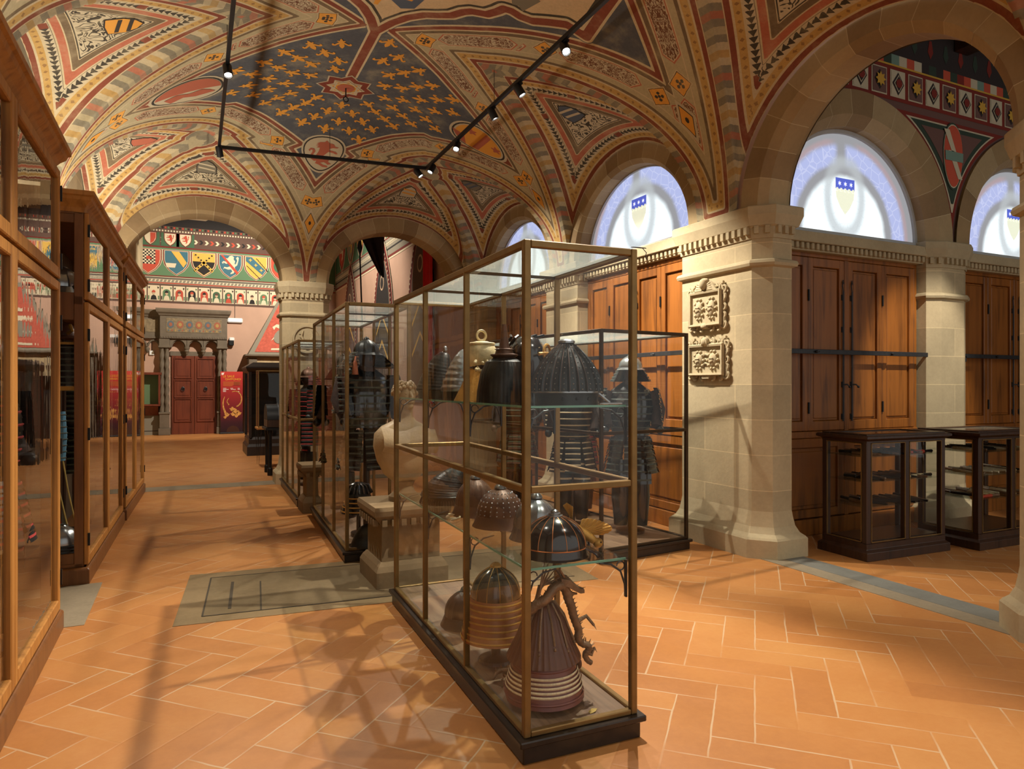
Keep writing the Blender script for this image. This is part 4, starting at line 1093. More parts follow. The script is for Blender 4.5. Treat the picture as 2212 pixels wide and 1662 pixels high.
def painted_end_wall():
    mb = MB(); e = .004; L = [0]
    def P(x, z, d): return (x, YH - d*e, z)
    def q(x0, x1, z0, z1, m, d): mb.add([P(x0, z0, d), P(x1, z0, d), P(x1, z1, d), P(x0, z1, d)], [(0, 1, 2, 3)], m)
    def pl(pts, cx, cz, s, m, d, sz=None): mb.poly([P(cx + x*s, cz + z*(sz or s), d) for x, z in pts][::-1], m)
    X0, X1 = -1.9, 4.7
    # row of portraits in arched niches
    q(X0, 2.88, 4.20, 4.80, BRO, 1)
    for k in range(13):
        x = -1.86 + k*.365; q(x, x + .33, 4.27, 4.75, CRE, 2)
        bg = (DGR, RED, CRE, GRE, RED, INK, RED, DGR)[k % 8]
        cx = x + .165
        pl([(-.11, -.2), (.11, -.2), (.11, .04)] + [(.11*cos(t), .04 + .11*sin(t)) for t in arc(.3, pi-.3, 8)] + [(-.11, .04)], cx, 4.49, 1, bg, 3)
        pl([(-.09, -.2), (.09, -.2), (.06, -.08), (.02, -.05), (-.02, -.05), (-.06, -.08)], cx, 4.49, 1, (RED, CRE, INK, CRE)[k % 4] if bg != RED else CRE, 4)
        pl([(.042*cos(t), .02 + .06*sin(t)) for t in arc(0, 2*pi, 12)[:-1]], cx, 4.49, 1, FLE, 5)
        pl([(-.05, .02), (.05, .02), (.045, .07), (0, .10), (-.045, .07)], cx, 4.50, 1, (INK, BRO, RED)[k % 3], 6)
        for sx in (-1, 1): pl([(sx*.12, .14), (sx*.155, .20), (sx*.10, .22)], cx, 4.49, 1, (INK, GRE)[k % 2], 4); q(cx + sx*.14 - .015, cx + sx*.14 + .015, 4.30, 4.42, GRE if k % 3 else INK, 4)
    # painted mouldings
    q(X0, X1, 4.80, 5.04, GRY, 1); q(X0, X1, 4.82, 4.85, RED, 2); q(X0, X1, 4.87, 4.95, CRE, 2); q(X0, X1, 4.98, 4.995, INK, 2); q(X0, X1, 5.02, 5.03, CRE, 2)
    for k in range(60): x = X0 + k*.11; mb.poly([P(x, 4.875, 3), P(x + .07, 4.875, 3), P(x + .10, 4.945, 3), P(x + .03, 4.945, 3)], GRY)
    # big shields on green
    q(X0, X1, 5.04, 6.28, GRE, 1); q(X0, X1, 5.04, 5.07, DRE, 2); q(X0, X1, 5.96, 6.0, DRE, 2); q(X0, X1, 6.0, 6.32, BRO, 2)
    for k in range(9):
        cx = -2.72 + .80*k; cz = 5.56; s = .66
        pl(SHIELD, cx, cz, s*1.20, CRE, 2, s*1.06); pl(SHIELD, cx, cz, s*1.15, DRE, 3, s*1.03); pl(SHIELD, cx, cz, s*1.06, CRE, 4, s*.98)
        f = (RED, BLU, RED, BLU, GOL, BLU, GOL, RED, BLU)[k]
        pl(SHIELD, cx, cz, s, f, 5, s*.94)
        if k == 2:
            for i in range(8):
                for j in range(9):
                    if 2 < i < 5 + (1 if j % 2 else 0) and 3 < j < 6: continue
                    pl([(-.05, -.05), (.05, -.05), (.05, .05), (-.05, .05)], cx - .175 + i*.05, cz + .28 - j*.05, .5, INK if (i+j) % 2 else CRE, 6)
        elif k == 3:
            mb.poly([P(cx-.32, 5.48, 6), P(cx+.0, 5.48, 6), P(cx-.04, 5.34, 6), P(cx-.28, 5.34, 6)], CRE); mb.poly([P(cx-.15, 5.86, 7), P(cx+.08, 5.86, 7), P(cx+.30, 5.52, 7), P(cx+.20, 5.36, 7)][::-1], GOL)
        elif k == 4:
            pl([p for p in SHIELD if p[1] < .1], cx, cz + .02, s, INK, 6, s*.94)
            for sg in (-1, 1): mb.poly([P(cx - sg*.30, 5.31, 7), P(cx - sg*.25, 5.25, 7), P(cx + sg*.30, 5.80, 7), P(cx + sg*.24, 5.86, 7)][::-1], GOL)
            for i in range(7):
                for sg in (-1, 1): pl([(-.03, -.03), (.03, -.03), (.03, .03), (-.03, .03)], cx + sg*(-.24 + i*.08), 5.32 + i*.08, .8, INK, 8)
        elif k == 5:
            pl(LION, cx, cz + .02, .62, CRE, 6); mb.poly([P(cx-.30, 5.86, 7), P(cx-.22, 5.86, 7), P(cx+.26, 5.30, 7), P(cx+.20, 5.24, 7)][::-1], RED)
        elif k == 6:
            mb.poly([P(cx-.32, 5.86, 6), P(cx-.14, 5.86, 6), P(cx+.30, 5.44, 6), P(cx+.20, 5.28, 6), P(cx-.32, 5.72, 6)], BLU)
            for i in range(3): pl([(0,.07),(.02,.02),(.07,0),(.02,-.02),(0,-.07),(-.02,-.02),(-.07,0),(-.02,.02)], cx - .18 + i*.17, 5.76 - i*.16, .9, GOL, 7)
            for i in range(6): pl([(-.05,.02),(.05,-.06),(.05,-.09),(-.05,-.01)], cx - .26 + i*.07, 5.56 - i*.07, .8, INK, 7); pl([(-.05,.02),(.05,-.06),(.05,-.09),(-.05,-.01)], cx + .04 + i*.06, 5.82 - i*.07, .8, INK, 7)
        elif k == 7:
            pl([(.26*cos(t), .26*sin(t)) for t in arc(0, 2*pi, 20)[:-1]], cx, cz + .05, .95, DGR, 6); pl([(.12*cos(t), .12*sin(t)) for t in arc(0, 2*pi, 16)[:-1]], cx, cz + .05, 1, RED, 7)
    for k in range(42):
        x = X0 + k*.16; mb.poly([P(x, 6.14, 3), P(x + .07, 6.14, 3), P(x + .13, 6.21, 3), P(x + .07, 6.28, 3), P(x, 6.28, 3), P(x + .06, 6.21, 3)], (RED, CRE, INK, CRE)[k % 4])
    q(X0, X1, 6.32, 7.0, BRO, 1)
    for cx, f in ((-1.06, CRE), (-.50, RED), (-.06, RED)):
        q(cx - .26, cx + .26, 6.02, 6.44, DGR, 4); pl(SHIELD, cx, 6.26, .36, DRE, 5); pl(SHIELD, cx, 6.26, .32, CRE, 6)
        if f == CRE: pl([(0, .5), (.5, .5), (.5, 0), (.3, -.44), (0, -.66)], cx, 6.26, .30, RED, 7)
        else: pl(LION, cx, 6.27, .26, RED, 7)
    for k in range(80): x = X0 + k*.083; q(x, x + .045, 6.48, 6.53, CRE, 2); q(x, x + .05, 6.58, 6.64, (RED, GRE, INK)[k % 3], 2)
    q(X0, X1, 6.66, 9, INK, 2)
    # dado
    q(X0, -.72, 0, .80, GRY, 1); q(X0, -.72, .80, .90, BRO, 2); q(X0, -.72, .12, .14, INK, 2); q(X0, -.72, .62, .64, INK, 2)
    return mb.build('mural_frieze', HP)
o = painted_end_wall(); struct(o, 'painted frieze of shields and portraits on the end wall')

def painted_right_wall():
    mb = MB(); e = .004; X = 4.72
    def q(y0, y1, z0, z1, m, d): mb.add([(X-d*e, y1, z0), (X-d*e, y0, z0), (X-d*e, y0, z1), (X-d*e, y1, z1)], [(0, 1, 2, 3)], m)
    q(12, YH, 5.45, 7.2, DGR, 1)
    for k in range(9):
        y = 12.4 + k*1.36
        for s, m, d in ((1.25, CRE, 2), (1.17, DRE, 3), (1.02, (RED, BLU, GOL, GRY)[k % 4], 4)):
            mb.poly([(X-d*e, y - x*s, 6.35 + z*s*1.2) for x, z in SHIELD], m)
        mb.poly([(X-5*e, y - x*1.0, 6.35 + z*1.1) for x, z in LION], (CRE, RED, CRE, GOL)[k % 4])
    q(12, YH, 4.95, 5.45, GRY, 1); q(12, YH, 5.40, 5.43, DRE, 2); q(12, YH, 5.22, 5.30, CRE, 2); q(12, YH, 5.10, 5.14, INK, 2); q(12, YH, 4.90, 4.95, DRE, 2); q(12, YH, 4.84, 4.88, CRE, 2)
    for k in range(110): y = 12 + k*.112; q(y, y + .06, 5.235, 5.285, GRY, 3)
    q(12, YH, 7.2, 9, BRO, 1)
    for yc, m in ((21.9, BRO), (17.9, INK), (14.6, BRO)):
        def og(w, h, d, mm, z0=1.2):
            R = [(w, 3.6)] + [(w*(1 - (t/10)**1.7), 3.6 + h*(t/10)) for t in range(1, 11)]
            P = [(w, z0)] + R + [(-a, b) for a, b in R[::-1][1:]] + [(-w, z0)]
            mb.poly([(X - d*e, yc - a, b) for a, b in P][::-1], mm)
        og(.98, 1.98, 6, CRE); og(.95, 1.92, 7, DRE); og(.86, 1.78, 8, INK); og(.82, 1.72, 9, DRE); og(.72, 1.56, 10, CRE); og(.70, 1.52, 11, m)
        for k in range(34):
            for sg in (-1, 1):
                z = 1.3 + k*.12; w = .84 if z < 3.6 else .84*(1 - ((z-3.6)/1.75)**1.7) if z < 5.3 else 0
                if w > .1: mb.poly([(X-12*e, yc + sg*w + a*.03, z + b*.035) for a, b in ((-1,0),(0,-1),(1,0),(0,1))], CRE)
        for z in (3.0, 2.3): mb.poly([(X-12*e, yc-.6, z), (X-12*e, yc, z+.5), (X-12*e, yc+.6, z), (X-12*e, yc+.6, z-.08), (X-12*e, yc, z+.40), (X-12*e, yc-.6, z-.08)], GOL)
        mb.poly([(X-12*e, yc + .2*cos(t), 4.3 + .2*sin(t)) for t in arc(0, 2*pi, 20)[:-1]], FLE); mb.poly([(X-13*e, yc + .15*cos(t), 4.3 + .15*sin(t)) for t in arc(0, 2*pi, 20)[:-1]], m)
    return mb.build('mural_side', HP)
struct(painted_right_wall(), 'painted niches and shields on the side wall of the far hall')

M['surround'] = plain('carved_walnut', rgb(104, 92, 76), .7, 0, .12, 6, .2)
M['surround_paint'] = plain('faded_panel_paint', rgb(126, 110, 84), .8, 0, .3, 16)
def gothic_door():
    o = thing('gothic_doorcase', 'carved grey doorcase with hanging arches round a dark red double door', 'doorcase', (.2, YH, 0))
    # local y negative is towards the viewer
    mb = MB(); mb.box((-.98, -.30, 3.12), (.97, 0, 3.78)); mb.box((-1.7, -.10, 3.12), (-.98, 0, 3.74)); mb.build('fascia', M['surround'], o)
    mb = MB(); prof = [(0, 0), (.03, .02), (.05, .07), (.10, .12), (.12, .20), (.12, .24), (0, .25)]
    mb.sweep(prof, [(-.98, 0, 3.76), (-.98, -.30, 3.76), (.97, -.30, 3.76), (.97, 0, 3.76)]); mb.sweep(prof, [(-1.9, -.10, 3.72), (-.98, -.10, 3.72)]); mb.build('cornice', M['surround'], o)
    mb = MB(); mb.box((-.80, -.31, 3.26), (.80, -.30, 3.70)); mb.box((-1.7, -.11, 3.26), (-1.05, -.10, 3.66)); mb.build('painted_panel', M['surround_paint'], o)
    pm = [flat('panel_blue', rgb(92, 100, 104), .9), flat('panel_red', rgb(150, 92, 70), .9), flat('panel_gold', rgb(164, 134, 82), .9)]
    mb = MB()
    for k in range(6):
        x = -.68 + k*.27; mb.poly([(x + .10*cos(t), -.315, 3.50 + .12*sin(t)) for t in arc(0, 2*pi, 12)[:-1]][::-1], k % 2); mb.poly([(x + .05*cos(t), -.318, 3.50 + .06*sin(t)) for t in arc(0, 2*pi, 10)[:-1]][::-1], 1 + k % 2)
    for k in range(16): x = -.74 + k*.1; mb.poly([(x - .03, -.315, 3.31), (x, -.315, 3.28), (x + .03, -.315, 3.31), (x, -.315, 3.35)], k % 3)
    mb.build('panel_figures', pm, o)
    mb = MB(); mb.box((-.98, -.33, 3.06), (.97, 0, 3.14)); mb.box((-1.7, -.12, 3.06), (-.98, 0, 3.12))
    for k in range(26): x = -.96 + k*.074; mb.box((x, -.345, 3.085), (x + .04, -.33, 3.125))
    mb.build('string_course', M['surround'], o)
    # hanging arcade
    mb = MB()
    for c in (-.46, .02, .50):
        N = 14; r = .205
        for i in range(N):
            t0, t1 = pi*i/N, pi*(i+1)/N
            f = lambda t, rr: (c + rr*cos(t), rr*sin(t)*1.15 + 2.78)
            for ra, rb, y in ((r, .245, -.26), (r*.86, r, -.20)):
                a, b = f(t0, ra), f(t1, ra); cc, d = f(t1, rb), f(t0, rb)
                mb.add([(a[0], y, a[1]), (b[0], y, b[1]), (cc[0], y, cc[1]), (d[0], y, d[1]), (a[0], -.04, a[1]), (b[0], -.04, b[1])], [(3, 2, 1, 0), (0, 1, 5, 4)])
            a, b = f(t0, .245), f(t1, .245); mb.add([(a[0], -.26, a[1]), (b[0], -.26, b[1]), (b[0], -.26, 3.06), (a[0], -.26, 3.06)], [(3, 2, 1, 0)])
    for c in (-.22, .26): mb.lathe([(.001, -.22), (.035, -.2), (.05, -.14), (.075, -.10), (.06, -.06), (.09, 0), (.09, .04)], 12, (c, -.18, 2.76))
    mb.build('hanging_arcade', M['surround'], o, smooth=.7)
    for x in (-.86, .82):
        for dx in (-.07, .07):
            mb = MB(); n = 40; rings = []
            for i in range(n + 1):
                z = .72 + 2.1*i/n; rings.append([(x + dx + .062*(1 + .22*cos(3*a - z*22))*cos(a), -.2 + .062*(1 + .22*cos(3*a - z*22))*sin(a), z) for a in arc(0, 2*pi, 12)[:-1]])
            mb.loft(rings); mb.build('twisted_column', M['surround'], o, smooth=1.2)
        mb = MB(); mb.box((x - .15, -.30, 2.80), (x + .15, 0, 3.06)); mb.box((x - .17, -.31, 2.76), (x + .17, 0, 2.82)); mb.build('column_capital', M['surround'], o, bevel=.01)
        mb = MB(); mb.box((x - .17, -.31, 0), (x + .17, 0, .22)); mb.box((x - .14, -.28, .22), (x + .14, 0, .66)); mb.box((x - .16, -.30, .66), (x + .16, 0, .73)); mb.build('column_pedestal', M['surround'], o, bevel=.01)
    mb = MB()
    for c in (-1.16, -1.52): mb.tube([(c + .16*cos(t), -.06, 2.80 + .2*sin(t)) for t in arc(0, pi, 12)], .03, 6)
    mb.lathe([(.001, -.2), (.04, -.14), (.07, -.06), (.05, 0)], 10, (-1.34, -.08, 2.78)); mb.build('side_arches', M['surround'], o, smooth=.8)
    d = o
    for s in (-1, 1):
        x0, x1 = (-.66, -.005) if s < 0 else (.005, .66); mb = MB()
        mb.box((x0, -.05, 0), (x1, -.01, 2.52))
        for z0, z1 in ((.42, 1.12), (1.20, 1.72), (1.82, 2.42)):
            i = .10
            mb.sweep([(0, 0), (.0, .03), (.025, .03), (.035, .0)], [(x0 + i, -.05, z0), (x1 - i, -.05, z0), (x1 - i, -.05, z1), (x0 + i, -.05, z1)], True, up=(0, -1, 0))
            mb.box((x0 + i + .05, -.062, z0 + .05), (x1 - i - .05, -.05, z1 - .05))
        lf = mb.build('door_leaf', M['door'], d, bevel=.006)
        c = (x0 + x1)/2
        mb = MB(); mb.lathe([(.001, .0), (.05, .0), (.05, .015), (.02, .03), (.001, .03)], 12); mb.move(Matrix.Translation((c, -.062, 1.48)) @ Matrix.Rotation(pi/2, 4, 'X'))
        mb.tube([(c + .045*cos(t), -.10, 1.45 + .055*sin(t)) for t in arc(0, 2*pi, 14)[:-1]], .011, 6, closed=True); mb.build('ring_handle', M['iron'], lf)
    MB().box((-.70, -.045, 2.52), (.70, -.005, 2.66)).build('lintel', M['surround'], d)
gothic_door()

def banner():
    o = thing('exhibition_banner', 'red roll-up banner titled LE SALE GIAPPONESI beside the far door', 'banner', (1.30, 24.0, 0))
    n = NT('banner_print'); x, y, z = n.sep(n.obj())
    n.fin(n.ramp(z/2.05, [(.0, rgb(36, 18, 22)), (.18, rgb(58, 20, 28)), (.5, rgb(128, 32, 34)), (.85, rgb(176, 44, 40)), (1, rgb(196, 56, 46))]), .55, 0, .3)
    MB().box((-.335, -.01, .03), (.335, .0, 2.02)).build('sheet', n.mat, o)
    MB().box((-.36, -.09, 0), (.36, .09, .05)).build('foot', M['iron'], o, bevel=.01)
    yel = flat('banner_yellow', rgb(228, 168, 52), .6); wh = flat('banner_white', rgb(232, 214, 204), .6); br = flat('banner_brown', rgb(172, 78, 40), .6)
    T = lambda x, z: Matrix.Translation((x, -.014, z)) @ Matrix.Rotation(pi/2, 4, 'X')
    text_mesh('LE SALE', .105, 'title', yel, o, T(-.27, 1.83)); text_mesh('GIAPPONESI', .088, 'title', yel, o, T(-.20, 1.74))
    mb = MB(); mb.box((-.26, -.013, 1.54), (.02, -.011, 1.70)); mb.box((.02, -.013, 1.58), (.26, -.011, 1.70)); mb.build('text_block', br, o)
    for k in range(4): MB().box((.06, -.015, 1.665 - k*.03), (.25, -.0135, 1.673 - k*.03)).build('caption_line', M['black'], o)
    for x, w, k in ((-.26, .10, 0), (-.26, .17, 1), (-.26, .09, 2), (-.26, .09, 3), (-.04, .08, 0), (-.03, .15, 1), (.18, .06, 0), (.18, .07, 1), (.18, .05, 3)):
        MB().box((x, -.014, 1.47 - k*.035), (x + w, -.012, 1.485 - k*.035)).build('caption_line', wh, o)
    MB().add([(-.30, -.014, 1.90), (-.24, -.014, 1.92), (-.22, -.014, 2.0), (-.25, -.014, 1.98), (-.31, -.014, 1.98)], [(0, 1, 2, 3, 4)]).build('emblem', wh, o)
    gm = plain('printed_gold', rgb(190, 134, 66), .6, 0, .5, 30)
    mb = MB()
    def ribbon(P, w): 
        for i, (a, b) in enumerate(zip(P[:-1], P[1:])):
            d = (Vector(b) - Vector(a)); nn = Vector((-d.y, d.x)).normalized(); wa, wb = w(i/len(P)), w((i+1)/len(P))
            mb.add([(a[0]-nn.x*wa, -.014, a[1]-nn.y*wa), (a[0]+nn.x*wa, -.014, a[1]+nn.y*wa), (b[0]+nn.x*wb, -.014, b[1]+nn.y*wb), (b[0]-nn.x*wb, -.014, b[1]-nn.y*wb)], [(0, 1, 2, 3)])
    ribbon([(.10 + .2*sin(t)*1.0, .88 + .28*(1-cos(t))*.9) for t in arc(.2, 3.6, 18)], lambda f: .022*(1-f*.6))
    ribbon([(-.16 - .10*sin(t), .62 + .36*t/1.6) for t in arc(0, 2.6, 12)], lambda f: .035*(1-f*.8))
    ribbon([(-.08 - .06*sin(t*1.4), .94 + .1*t) for t in arc(0, 2.2, 8)], lambda f: .02*(1-f*.8))
    for x, z, r in ((.02, .80, .08), (.12, .72, .09), (.22, .66, .07), (-.14, .62, .07), (-.2, .54, .05), (.04, .64, .07), (.14, .58, .06)):
        mb.poly([(x + r*(1 + .25*sin(5*t))*cos(t), -.0145, z + r*.8*(1 + .25*cos(4*t))*sin(t)) for t in arc(0, 2*pi, 24)[:-1]][::-1])
    mb.build('printed_helmet', gm, o)
    MB().poly([(.04 + .2*cos(t), -.0135, .04 + .22*sin(t)) for t in arc(0, pi, 16)][::-1]).build('printed_dome', flat('printed_brown', rgb(66, 36, 24), .6), o)
banner()

def fireplace():
    o = thing('fireplace', 'hooded fireplace with a red painted hood at the end wall', 'fireplace', (3.0, YH, 0))
    zb, zt, dy = 2.58, 4.6, -.75
    mb = MB()
    A = [(-1.22, dy, zb), (1.4, dy, zb), (1.4, 0, zb), (-1.22, 0, zb)]; B = [(-.15, -.06, zt), (.5, -.06, zt), (.5, 0, zt), (-.15, 0, zt)]
    mb.loft([A, B]); mb.build('hood', HP[GRY], o)
    f = lambda u, v, d=.012: tuple((Vector(A[0]).lerp(Vector(A[1]), u)).lerp(Vector(B[0]).lerp(Vector(B[1]), u), v) + Vector((0, -d, d*.4)))
    mb = MB(); mb.poly([f(.06, .04), f(.94, .04), f(.88, .93), f(.12, .93)]); mb.build('hood_mural', plain('hood_red', rgb(176, 84, 66), .9, 0, .2, 12), o)
    mb = MB(); mb.poly([f(.5 + x*.8, .42 + z*.62, .022) for x, z in LION][::-1], 0); mb.poly([f(.34 + .1*cos(t), .3 + .12*sin(t), .026) for t in arc(0, 2*pi, 14)[:-1]], 1); mb.poly([f(u, v, .026) for u, v in ((.25, .07), (.7, .07), (.7, .12), (.25, .10))], 0); mb.build('hood_beast', [HP[CRE], HP[GRY]], o)
    mb = MB(); mb.sweep([(-.04, 0), (.03, 0), (.05, .03), (.10, .06), (.10, .11), (-.04, .11)], [(-1.22, 0, 2.47), (-1.22, dy, 2.47), (1.4, dy, 2.47), (1.4, 0, 2.47)]); mb.box((-1.22, dy, 2.47), (1.4, 0, 2.57)); mb.build('mantel_shelf', M['surround'], o)
    MB().box((-1.1, dy + .06, 1.85), (1.3, -.02, 2.47)).build('mantel_panel', M['marble'], o)
    mb = MB(); mb.box((-1.2, dy + .02, 0), (-.95, -.02, 2.47)); mb.build('jamb', M['surround'], o, bevel=.01)
    MB().box((-.95, -.3, 0), (1.3, -.03, 1.85)).build('firebox', M['black'], o)
fireplace()

# small things on the end wall
o = thing('emergency_light', 'white emergency light above the banner on the end wall', 'light', (1.42, YH, 3.72)); MB().box((-.24, -.09, -.08), (.24, 0, .08)).build('housing', M['white_plastic'], o, bevel=.03); MB().box((-.19, -.10, -.045), (.19, -.085, .045)).build('diffuser', flat('diffuser', (.9, .95, 1, 1), .3, .5), o, bevel=.01); MB().bar((0, -.01, .08), (0, -.01, .5), .012, .012).build('cable', M['black'], o)
o = thing('wall_camera', 'white and black security camera on the end wall', 'camera', (1.32, YH, 3.04)); MB().box((-.08, -.14, .0), (.08, -.01, .11)).build('bracket', M['white_plastic'], o, bevel=.02); MB().box((-.10, -.16, -.16), (.06, -.03, 0)).build('camera_body', M['black'], o, bevel=.02)
o = thing('wall_sensor', 'small white sensor box on the wall left of the far door', 'sensor', (-1.02, YH, 2.60)); MB().box((-.07, -.05, -.07), (.07, 0, .07)).build('box', M['white_plastic'], o, bevel=.01); MB().bar((0, -.01, .07), (0, -.01, .42), .01, .01).build('cable', M['black'], o)
o = thing('wall_vitrine', 'wall mounted vitrine with a green lining left of the far door', 'vitrine', (-1.35, YH, .92)); mb = MB(); mb.box((-.6, -.35, 0), (.58, 0, .06)); mb.box((-.6, -.35, .98), (.62, 0, 1.06)); mb.box((-.6, -.35, .06), (-.54, 0, .98)); mb.box((.52, -.35, .06), (.58, 0, .98)); mb.build('frame', M['door'], o, bevel=.01); MB().box((-.54, -.03, .06), (.52, 0, .98)).build('lining', flat('green_cloth', rgb(104, 128, 92), .9), o); MB().prism([(-.55, -.3, -.01), (.52, -.3, -.01), (.52, -.02, -.3), (-.55, -.02, -.3)], (0, .02, 0)).build('bracket', M['door'], o)
MB().add([(-.54, -.33, .06), (.52, -.33, .06), (.52, -.33, .98), (-.54, -.33, .98)], [(0, 1, 2, 3)]).build('pane', M['glass'], o)

def hall_case():
    o = thing('dark_showcase', 'large dark showcase of curved objects beyond the far left arch', 'showcase', (1.24, 16.35, 0), 0)
    mb = MB(); P = [(0, 0), (1.9, 0), (1.9, 1.25), (0, 1.25)]
    stack(mb, P, [(.04, 0), (.04, .2), (.0, .26), (0, .36), (-.04, .42)]); mb.build('plinth', M['plinth'], o)
    mb = MB(); stack(mb, P, [(-.03, 1.86), (.03, 1.90), (.06, 1.97), (.06, 2.0), (-.1, 2.10)]); mb.build('top', M['plinth'], o)
    for x in (0, 1.84):
        for y in (0, 1.19): MB().box((x, y, .4), (x + .06, y + .06, 1.88)).build('post', M['plinth'], o)
    MB().box((.08, 1.1, .4), (1.82, 1.14, 1.86)).build('back_panel', M['black'], o)
    g = M['glass']; MB().add([(.06, .03, .42), (1.84, .03, .42), (1.84, .03, 1.86), (.06, .03, 1.86)], [(0, 1, 2, 3)]).build('pane', g, o); MB().add([(.03, .06, .42), (.03, 1.19, .42), (.03, 1.19, 1.86), (.03, .06, 1.86)], [(0, 1, 2, 3)]).build('pane', g, o)
    for k in range(6):
        s = thing('stirrup', 'pale curved stirrup hung in a column in the dark far showcase', 'stirrup', (1.24 + .95, 16.35 + .55, 1.72 - k*.15), 0, 'stirrups in the dark far showcase')
        mb = MB(); mb.tube([(-.10 + .09*cos(t), 0, .05*sin(t)) for t in arc(.2, 3.4, 10)], [.014 + .012*sin(pi*i/10) for i in range(11)], 8); mb.build('bow', M['iron'], s, smooth=1)
    MB().tube([(.95, .55, .5), (.95, .55, 1.84)], .02, 6).build('hanger_rod', M['black'], o)
hall_case()
def chest():
    o = thing('domed_chest', 'black domed chest on tall turned legs beyond the far left arch', 'chest', (1.26, 12.62, 0))
    mb = MB(); n = 14
    mb.loft([[(x, .30 - .30*cos(t), .98 + .27*sin(t)) for t in arc(0, pi, n)] for x in (0, .95)]); mb.build('domed_lid', M['black'], o, smooth=.6)
    MB().box((0, 0, .84), (.95, .60, .98)).build('box', M['dark_wood'], o, bevel=.01)
    mb = MB(); mb.box((-.03, -.03, .80), (.98, .63, .84)); mb.build('stand_top', M['black'], o)
    for x in (.05, .90):
        for y in (.05, .55):
            mb = MB(); mb.lathe([(.045, 0), (.045, .12), (.03, .14), (.034, .4), (.034, .7), (.045, .74), (.045, .80)], 12, (x, y, 0)); mb.build('leg', M['black'], o, smooth=.6)
    mb = MB()
    for x in (.2, .5, .8): mb.tube([(x, .30 - .305*cos(t), .98 + .275*sin(t)) for t in arc(0, pi, n)], .012, 5)
    mb.build('iron_strap', M['iron'], o)
chest()
def pin_case():
    o = thing('hairpin_case', 'small brass edged case on hairpin legs beside the domed chest', 'display case', (1.22, 14.1, 0))
    MB().box((0, 0, .72), (.6, .5, .76)).build('board', M['oak'], o, bevel=.004)
    for x in (.04, .56):
        for y in (.04, .46): MB().tube([(x - .03, y, .72), (x, y, 0), (x + .04, y, .72)], .008, 6).build('hairpin_leg', M['black'], o)
    for x in (.02, .56):
        for y in (.02, .46): MB().box((x, y, .76), (x + .02, y + .02, 1.86)).build('post', M['brass'], o)
    mb = MB(); mb.box((.02, .02, 1.86), (.58, .04, 1.88)); mb.box((.02, .46, 1.86), (.58, .48, 1.88)); mb.box((.02, .04, 1.86), (.04, .46, 1.88)); mb.box((.56, .04, 1.86), (.58, .46, 1.88)); mb.build('top_rail', M['brass'], o)
    MB().add([(.03, .03, .76), (.57, .03, .76), (.57, .03, 1.86), (.03, .03, 1.86)], [(0, 1, 2, 3)]).build('pane', M['glass'], o); MB().add([(.03, .03, .76), (.03, .47, .76), (.03, .47, 1.86), (.03, .03, 1.86)], [(0, 1, 2, 3)]).build('pane', M['glass'], o)
pin_case()
# flag and red hanging in the right arch
fb = plain('dark_cloth', rgb(44, 32, 30), .9, 0, .2, 8)
o = thing('flag_on_spear', 'dark flag hanging from a tall spear, seen through the right arch', 'flag', (3.72, 15.6, 0))
mb = MB(); mb.tube([(0, 0, 0), (-.16, 0, 4.6)], .018, 8); mb.build('shaft', M['black'], o); mb = MB(); mb.lathe([(.02, 0), (.06, .12), (.03, .3), (.001, .5)], 8, (-.16, 0, 4.6), sy=.3); mb.build('spear_head', M['iron'], o)
mb = MB(); mb.loft([[(x0 + (x1-x0)*k/10, .05*sin(k*1.4), z + dz*k/10) for k in range(11)] for z, x0, x1, dz in ((6.3, -.75, .42, -.1), (5.6, -.45, .42, 0), (5.0, -.15, .42, 0), (4.5, .1, .42, 0), (4.15, .3, .42, -.1))], closed=False); mb.build('cloth', fb, o, smooth=1)
rc = plain('red_cloth', rgb(206, 34, 34), .85, 0, .12, 6)
mb = MB(); mb.loft([[(4.60 + .03*sin(k*1.9), 13.55 + .045*k, z) for k in range(14)] for z in (1.2, 3, 4.2, 5.4)], closed=False)
tag(mb.build('red_hanging', rc, smooth=1), 'bright red cloth hanging on the side wall, seen through the right arch', 'hanging')
o = thing('roof_beam_bracket', 'painted bracket of the roof beam high in the far left arch', 'bracket', (.35, 20.4, 6.0)); mb = MB(); mb.prism([(-2.2, 0, .12), (.1, 0, .12), (.5, 0, .34), (.62, 0, .62), (-2.2, 0, .62)], (0, .3, 0)); mb.build('corbel', HP[CRE], o)
mb = MB(); mb.poly([(-.9 + .28*x, -.004, .37 + .32*z) for x, z in SHIELD][::-1], 0); mb.poly([(-.3 + .28*x, -.004, .37 + .32*z) for x, z in SHIELD][::-1], 1); mb.box((-2.2, -.006, .12), (.1, -.002, .16), 0); mb.build('corbel_paint', [HP[RED], HP[BLU]], o)
lamp('beam_spot', 'SPOT', (.2, 19.6, 5.9), (-.1, 20.4, 6.4), 60, (1, .9, .8), .05, 110, .6)

